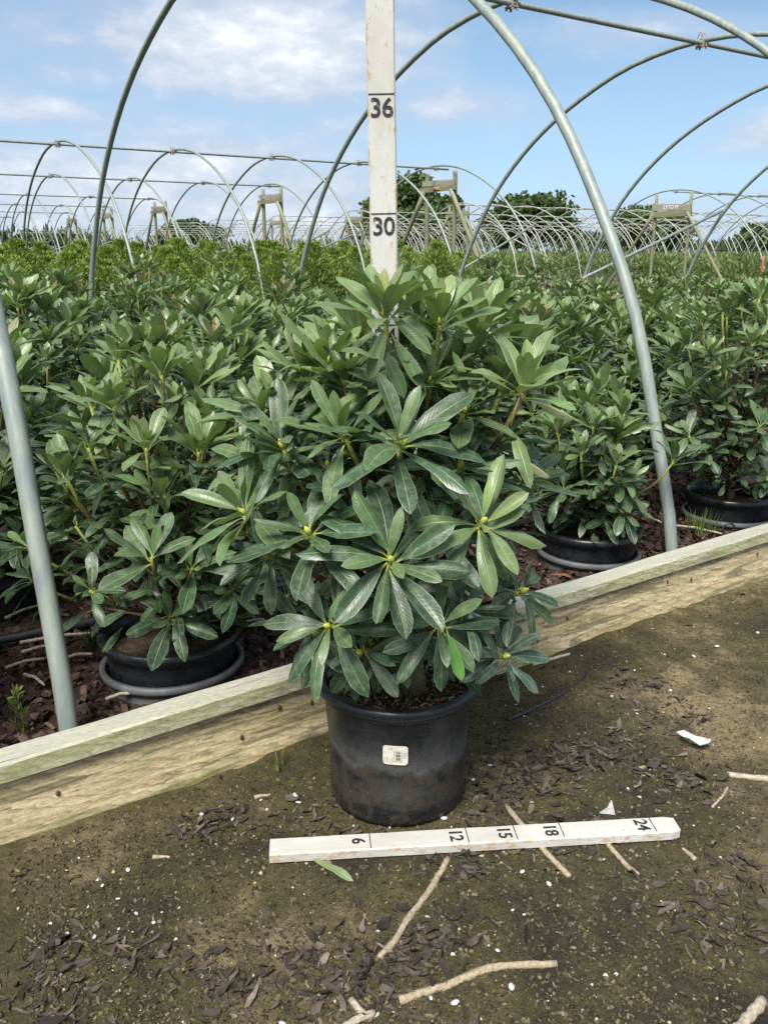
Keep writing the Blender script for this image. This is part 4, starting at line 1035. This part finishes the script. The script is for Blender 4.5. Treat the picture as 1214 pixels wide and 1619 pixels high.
# ------------------------------------------------------------------ things lying about
def stick(name, pts, r, m, label, cat='stick', r1=None, lift=.5, group=None):
    P3 = []
    for i, p in enumerate(pts):
        z = p[2] if len(p) > 2 else float(ground_z(np.array(p[0]), np.array(p[1]))) + r * lift * .4
        P3.append(Vector((p[0], p[1], z)))
    out = []
    for i in range(len(P3) - 1):
        for j in range(5):
            s = j / 5; q = P3[i].lerp(P3[i + 1], s); k = r * .16
            out.append(q + Vector((rnd.uniform(-k, k), rnd.uniform(-k, k), rnd.uniform(-k, k) * .4)))
    out.append(P3[-1]); n = len(out); r1 = r1 or r
    b = MB(); b.tube(out, [(r + (r1 - r) * i / (n - 1)) * rnd.uniform(.93, 1.07) for i in range(n)], 8, wob=.06)
    return tag(link(name, b.mesh(name, m)), label, cat, group)
stick('dry_stick', [(.02, .908), (.077, .932), (.137, .957), (.18, .964), (.231, .965)], .0062, STICK, 'long bent tan stick lying at the bottom of the picture', r1=.0048)
stick('dry_stick', [(.1, 1.169), (.069, 1.109), (.039, 1.056), (.013, 1.007), (-.006, .979)], .0052, STICK, 'crooked stick running down from under the number twelve of the lying ruler')
stick('dry_stick', [(.208, 1.305), (.245, 1.204), (.28, 1.126)], .0045, STICK, 'straight stick passing under the lying ruler near its eighteen')
stick('dry_stick', [(.353, 1.212), (.374, 1.154), (.385, 1.131)], .004, STICK, 'short stick poking out below the twenty-four of the lying ruler')
stick('dry_stick', [(.626, 1.414), (.656, 1.402), (.708, 1.39)], .0058, STICKP, 'pale stick at the right border below the white scrap')
stick('dry_stick', [(.427, .857), (.456, .882), (.482, .905)], .0075, STICKP, 'grey stub of stick in the bottom right corner')
stick('dry_stick', [(-.056, .857), (-.033, .873), (-.013, .885)], .0052, STICKP, 'pale stick piece at the bottom border, lower of a crossed pair')
stick('dry_stick', [(-.042, .905), (-.021, .876)], .0045, STICKP, 'pale stick piece crossing another at the bottom border')
stick('thin_twig', [(.615, 1.378), (.59, 1.341), (.558, 1.303)], .0022, STICKP, 'thin bent twig below the pale stick at the right', 'twig')
stick('thin_twig', [(.345, 1.87), (.39, 1.895), (.438, 1.912)], .004, STICKP, 'grey twig lying against the foot of the timber edging right of the pot', 'twig')
for i, (x, y, lb) in enumerate([(.484, 1.441, 'splintered wood chip among the dead leaves right of the pot'), (.478, 1.181, 'flat tan wood chip beyond the end of the lying ruler'), (-.213, 1.351, 'tan wood chip between edging and pot'), (-.351, 1.186, 'small brown wood chip on the mossy soil at left')]):
    a = (.5, 2.0, .3, 0)[i]
    stick('wood_chip', [(x - .014 * math.cos(a), y - .014 * math.sin(a)), (x, y + .002), (x + .014 * math.cos(a), y + .014 * math.sin(a))], .0042, STICK, lb, 'wood chip', .002)
stick('drip_tube', [(.249, 1.593), (.319, 1.647), (.384, 1.71), (.436, 1.777), (.466, 1.836)], .0040, HOSE, 'thin black drip tube lying curved on the soil right of the pot', 'tube')
# white scraps
def scrap(name, pts, z, h, m, label, cat):
    b = MB(); n = len(pts); x0, y0 = np.mean(pts, 0)
    top = [(p[0], p[1], z + h * (.4 + rnd.random())) for p in pts]; b.add(top + [(x0, y0, z + h * 1.6)], [(i, (i + 1) % n, n) for i in range(n)])
    b.add([(p[0], p[1], q[2] - .0012) for p, q in zip(pts, top)] + [(x0, y0, z + h * 1.6 - .0012)], [((i + 1) % n, i, n) for i in range(n)])
    return tag(link(name, b.mesh(name, m, smooth=False)), label, cat)
scrap('plastic_scrap', [(.570, 1.535), (.580, 1.520), (.586, 1.505), (.600, 1.488), (.622, 1.500), (.630, 1.512), (.618, 1.506), (.604, 1.502), (.594, 1.520), (.584, 1.538)], .003, .006, WHITE, 'torn white plastic scrap on the dead leaves at the right', 'scrap')
b = MB(); b.add([(.362, 1.286, .0), (.388, 1.281, .0), (.384, 1.280, .014), (.379, 1.279, .030), (.374, 1.281, .014)], [(0, 1, 2, 4), (4, 2, 3)]); b.add([(.362, 1.2875, .0), (.388, 1.2825, .0), (.384, 1.2815, .014), (.379, 1.2805, .030), (.374, 1.2825, .014)], [(4, 2, 1, 0), (3, 2, 4)])
tag(link('plastic_tag', b.mesh('plastic_tag', simple('greyed_plastic', (.55, .58, .58), .5), smooth=False)), 'torn pale plastic tag sticking up behind the lying ruler', 'tag')
o = link('fallen_leaf', LEAF_ME[1], M=leaf_matrix(Vector((-.118, 1.168, .007)), Vector((.82, -.55, 0)), Vector((0, 0, 1)), .088, .75, .1)); o.color = (.15, .20, .09, 1)
tag(o, 'single green fallen leaf under the left part of the lying ruler', 'leaf')
o = link('fallen_leaf', LEAF_ME[4], M=leaf_matrix(Vector((.425, 2.12, .118)), Vector((1, .1, 0)), Vector((0, 0, 1)), .06, 1.1, .2)); o.color = (.22, .07, .03, 1)
tag(o, 'rust red dead leaf lying on the bark behind the edging', 'leaf')

# dead leaves, grit and white crumbs: uncounted
CL = [(-.283, 1.278, .05), (-.318, 1.245, .04), (.263, 1.451, .09), (.35, 1.473, .08), (.209, 1.314, .07), (.287, 1.39, .08), (.481, 1.518, .08), (.56, 1.39, .08), (.513, 1.42, .07), (-.006, .984, .06), (-.09, .962, .07), (-.169, .92, .07), (.083, 1.031, .06),
      (-.039, .93, .08), (.475, 1.056, .07), (.484, 1.007, .07), (.552, 1.137, .06), (-.435, .984, .07), (-.438, .9, .06), (-.324, .984, .06), (-.232, .951, .06), (.111, 1.166, .06), (.247, 1.212, .06), (.026, .9, .06), (.307, 1.261, .07), (.606, 1.641, .08), (.544, 1.753, .05), (.15, 1.24, .05), (.24, 1.40, .07), (.30, 1.44, .07), (.20, 1.36, .06), (.42, 1.46, .07), (-.02, .95, .06), (.05, 1.0, .05), (-.12, 1.30, .07), (-.05, 1.22, .05)]
def in_path(x, y):
    d = np.array([x, y]) - ORG; return float(d @ NV_) < -.105 and math.hypot(x - HP.x, y - HP.y) > .105
def litter_pt(i):
    for _ in range(6):
        if i % 12 < 11:
            x, y, s = CL[R.integers(len(CL))]; x += R.normal(0, s * .62); y += R.normal(0, s * .48)
        else: x, y = R.uniform(-.75, 1.3), R.uniform(.8, 2.4)
        if in_path(x, y): return (x, y, float(ground_z(np.array(x), np.array(y))) + R.uniform(-.001, .004))
    return None
def dead_leaves(n, fn, cols):
    base = np.array([(-1, 0, 0), (-.55, -.62, .2), (.15, -.8, .25), (.7, -.42, .15), (1, .05, .3), (.55, .6, .25), (-.1, .75, .3), (-.65, .5, .1), (0, 0, -.12)], float)
    f = np.array([(i, (i + 1) % 8, 8) for i in range(8)]); vs, fs, cs = [], [], []
    for i in range(n):
        p = fn(i)
        if p is None: continue
        s = .5 * ((.004 + .024 * R.random() ** 2.6) * 1.0); asp = R.uniform(.12, .5); M = np.array(Matrix.Rotation(R.uniform(0, 6.28), 3, 'Z') @ Matrix.Rotation(R.normal(0, .4), 3, 'X') @ Matrix.Rotation(R.normal(0, .3), 3, 'Y'))
        v = base * (1 + R.normal(0, .22, (9, 1))); v = v * np.array([s * 1.3, s * asp * 1.6, s * R.uniform(.1, 1.1)]); v[:, 2] += s * R.normal(0, .6) * (v[:, 0] / s) ** 2 * .4
        v = v @ M.T + np.array(p); fs.append(f + 9 * len(vs)); vs.append(v); cs.append(np.tile(np.array(cols[R.integers(len(cols))]) * R.uniform(.55, 1.45), (9, 1)))
    return np.concatenate(vs), np.concatenate(fs), np.concatenate(cs)
v, f, c = dead_leaves(3800, litter_pt, [(.050, .039, .033), (.068, .054, .046), (.032, .024, .019), (.052, .042, .032), (.105, .085, .066)])
tag(link('leaf_litter', np_mesh('leaf_litter', v, f, LITTER, None, c, False)), 'dark dead leaves scattered over the soil path', 'leaf litter', None, 'stuff')
def any_pt(i):
    for _ in range(6):
        y = .8 + 1.7 * R.random() ** 1.6; x = R.uniform(-.5, .5) * y
        if in_path(x, y): return (x, y, float(ground_z(np.array(x), np.array(y))) + .0008)
    return None
def crumbs(n, smin, smax, cols, pw=2.0, fn=any_pt):
    base = np.array([(1, 0, 0), (0, 1, 0), (-1, 0, 0), (0, -1, 0), (0, 0, .9), (0, 0, -.6)], float); f = np.array([(0, 1, 4), (1, 2, 4), (2, 3, 4), (3, 0, 4), (1, 0, 5), (2, 1, 5), (3, 2, 5), (0, 3, 5)])
    vs, fs, cs = [], [], []
    for i in range(n):
        p = fn(i)
        if p is None: continue
        s = .5 * (smin + (smax - smin) * R.random() ** pw); a = R.uniform(0, 6.28); ca, sa = math.cos(a), math.sin(a)
        v = base * R.uniform(.6, 1.3, (6, 1)) * np.array([s * R.uniform(.7, 1.8), s, s * .55]); v = v @ np.array([[ca, sa, 0], [-sa, ca, 0], [0, 0, 1]]) + np.array(p)
        fs.append(f + 6 * len(vs)); vs.append(v); cs.append(np.tile(np.array(cols[R.integers(len(cols))]) * R.uniform(.75, 1.2), (6, 1)))
    return np.concatenate(vs), np.concatenate(fs), np.concatenate(cs)
v, f, c = crumbs(9000, .001, .008, [(.05, .04, .022), (.07, .058, .03), (.035, .027, .017), (.035, .027, .017), (.08, .065, .04), (.16, .13, .08)], 3.5)
tag(link('soil_grit', np_mesh('soil_grit', v, f, LITTER, None, c, False)), 'loose grit and crumbs of soil on the path', 'grit', None, 'stuff')
v, f, c = flakes(15000, any_pt, .002, .0075, [(.05, .04, .024), (.085, .07, .04), (.032, .025, .016), (.13, .105, .062), (.06, .058, .02)], .6, tilt=.5)
tag(link('soil_crumb_layer', np_mesh('soil_crumb_layer', v, f, LITTER, None, c, False)), 'fine crumbly layer over the soil of the path', 'soil crumbs', None, 'stuff')
v, f, c = crumbs(480, .002, .009, [(.52, .52, .50), (.42, .39, .30), (.40, .33, .21), (.36, .30, .18)], 2.2)
tag(link('white_crumbs', np_mesh('white_crumbs', v, f, LITTER, None, c, True)), 'tiny white and cream crumbs dotted over the soil', 'crumbs', None, 'stuff')
# larger white pellets that can be counted
pb = MB(); 
for i in range(7):
    a = math.pi * i / 6
ph = bmesh.new(); bmesh.ops.create_icosphere(ph, subdivisions=2, radius=1)
for q in ph.verts: q.co *= 1 + .25 * mnoise.noise(q.co * 2.3)
pel = bpy.data.meshes.new('white_pellet'); ph.to_mesh(pel); ph.free(); pel.materials.append(WHITE); pel.polygons.foreach_set('use_smooth', [True] * len(pel.polygons))
for x, y in [(-.395, 1.155), (-.39, 1.085), (-.42, 1.11), (-.355, 1.055), (-.325, 1.035), (-.40, 1.005), (-.255, 1.285), (-.155, 1.345), (-.148, 1.33), (-.2, 1.31), (-.10, .862), (-.125, .868), (.09, .90), (.165, .925), (.06, .91), (.155, .99), (.185, 1.06), (.20, 1.05), (.21, 1.135), (.245, 1.105), (.16, 1.385), (.195, 1.43), (.62, 1.73), (.68, 1.66), (.72, 1.88), (.80, 1.95), (.56, 1.80), (.43, 1.36), (.10, 1.27), (-.31, 1.30), (.52, 1.63), (.93, 2.03), (.95, 1.99)]:
    o = link('white_pellet', pel, loc=(x, y, float(ground_z(np.array(x), np.array(y))) + .003)); s = rnd.uniform(.0018, .0042); o.scale = (s * rnd.uniform(1, 1.9), s, s * .6); o.rotation_euler = (rnd.uniform(-.3, .3), 0, rnd.uniform(0, 3))
    tag(o, 'small white pellet on the soil ' + ('left of the pot' if x < -.06 else 'right of the pot behind the lying stick' if y > 1.26 else 'between the lying stick and the bottom border'), 'pellet', 'white pellets on the soil')

# bark chips on the bed
def bed_pt(i):
    for _ in range(8):
        u = R.uniform(-.5, 2.5); n = -.045 + 1.3 * R.random() ** 1.5
        if all(math.hypot(u - a, n - .14) > .15 for a in (.25, 1.443, 2.08)): 
            p = P(u, n); return (p.x, p.y, .098 + float(fbm(np.array(p.x * 6), np.array(p.y * 6), 3)) * .03 + R.uniform(0, .010))
    return None
v, f, c = flakes(13000, bed_pt, .008, .025, [(.050, .028, .022), (.075, .042, .034), (.035, .020, .016), (.10, .062, .05)], .55, tilt=.65)
tag(link('bark_chips', np_mesh('bark_chips', v, f, LITTER, None, c, False)), 'dark reddish bark chips covering the plant bed', 'bark mulch', None, 'stuff')
# irrigation hose and twigs in the bed
stick('irrigation_hose', [(-1.25, 1.47, .105), (-.82, 1.733, .112), (-.73, 1.782, .112), (-.649, 1.832, .112), (-.45, 1.96, .11), (-.282, 2.087, .11), (.2, 2.42, .11), (.9, 2.92, .11)], .011, HOSE, 'thick black irrigation hose running through the bark behind the left pot', 'hose')
for i, (a, b_, lb) in enumerate([((-.753, 1.601), (-.692, 1.643), 'pale twig left of the hoop leg, lowest of three'), ((-.749, 1.672), (-.683, 1.708), 'pale twig left of the hoop leg, middle of three'), ((-.77, 1.72), (-.616, 1.772), 'long pale twig crossing behind the left hoop leg'),
                                 ((-.704, 1.574), (-.648, 1.529), 'short slanting twig in the bark left of the hoop leg'), ((-.515, 1.473), (-.469, 1.497), 'flat pale twig in the bark between hoop leg and left pot'), ((-.334, 1.798), (-.270, 1.845), 'grey twig sticking out right of the left pot'),
                                 ((-.654, 1.643), (-.600, 1.665), 'pale twig touching the left pot'), ((.775, 2.72), (.846, 2.581), 'pale twig left of the right hoop foot'), ((.86, 2.56), (.989, 2.47), 'pale twig right of the right hoop foot'), ((-.855, 1.85), (-.80, 1.93), 'pale twig by the left border behind the hose'), ((-.60, 1.73), (-.54, 1.76), 'small pale twig just left of the left pot rim')]):
    stick('bark_twig', [(a[0], a[1], .112), ((a[0] + b_[0]) / 2, (a[1] + b_[1]) / 2 + .003, .116), (b_[0], b_[1], .112)], .0038, STICKP, lb, 'twig', .0028)
for i, (x, y, lb) in enumerate([(.565, 2.205, 'small black dripper loop in front of the short rhododendron'), (1.02, 2.50, 'small black dripper loop by the pot near the right border')]):
    pts = [(x + .022 * math.cos(a), y, .10 + .035 * math.sin(a)) for a in np.linspace(0, math.pi, 9)]
    b = MB(); b.tube(pts, .0032, 7); tag(link('dripper_loop', b.mesh('dripper_loop', HOSE)), lb, 'tube')
stick('drip_tube', [(-.56, 1.70, .14), (-.545, 1.66, .125), (-.55, 1.61, .118), (-.575, 1.58, .108)], .0030, HOSE, 'thin black drip tube curling beside the left pot', 'tube')
# weeds
def weed(x, y, z, h, n, spread, label, cat, seed, c1=(.06, .10, .02), c2=(.16, .22, .05)):
    g = random.Random(seed); vs, fs, cs = [], [], []
    for i in range(n):
        a = g.uniform(0, 6.28); q = spread * g.random(); x0, y0 = q * math.cos(a), q * math.sin(a); hh = h * g.uniform(.5, 1); wv = .0016; b_ = g.uniform(.1, .5) * hh
        px, py = -math.sin(a) * wv, math.cos(a) * wv; o = len(vs)
        for t in (0, .35, .7, 1.0):
            k = 1 - t * .95; r_ = b_ * t * t
            vs += [(x0 + r_ * math.cos(a) - px * k, y0 + r_ * math.sin(a) - py * k, hh * t), (x0 + r_ * math.cos(a) + px * k, y0 + r_ * math.sin(a) + py * k, hh * t)]
        fs += [(o + 2 * j, o + 2 * j + 1, o + 2 * j + 3, o + 2 * j + 2) for j in range(3)]; c = lerp3(c1, c2, g.random()); cs += [c] * 8
    o = link('weed_tuft', np_mesh('weed_tuft', np.array(vs), np.array(fs), BLADE, None, np.array(cs)), loc=(x, y, z)); return tag(o, label, cat)
weed(.945, 2.52, .098, .075, 90, .06, 'bright grass tuft in the bark right of the right hoop foot', 'grass tuft', 1)
weed(1.0, 2.70, .098, .10, 40, .05, 'taller thin weed behind the bright grass tuft', 'weed', 5)
weed(-.194, 1.425, .0, .05, 16, .015, 'small yellow-green grass tuft at the foot of the timber edging left of the pot', 'grass tuft', 2, (.12, .16, .03), (.22, .26, .06))
weed(-.62, 1.725, .10, .06, 40, .018, 'little dark green weed behind the left hoop leg', 'weed', 3, (.02, .05, .012), (.06, .11, .02))
weed(-.305, 1.92, .10, .05, 70, .06, 'low dark green weed right of the left pot', 'weed', 6, (.02, .05, .012), (.05, .10, .02))
# feathery seedling by the left border
v, f, c = sprays(900, .085, .010, 90, .016, (.05, .08, .015), (.16, .22, .04))
tag(link('weed_seedling', np_mesh('weed_seedling', v, f, BLADE, None, c, False), loc=(-.632, 1.372, .097)), 'small upright feathery seedling in the bark near the left border', 'seedling')
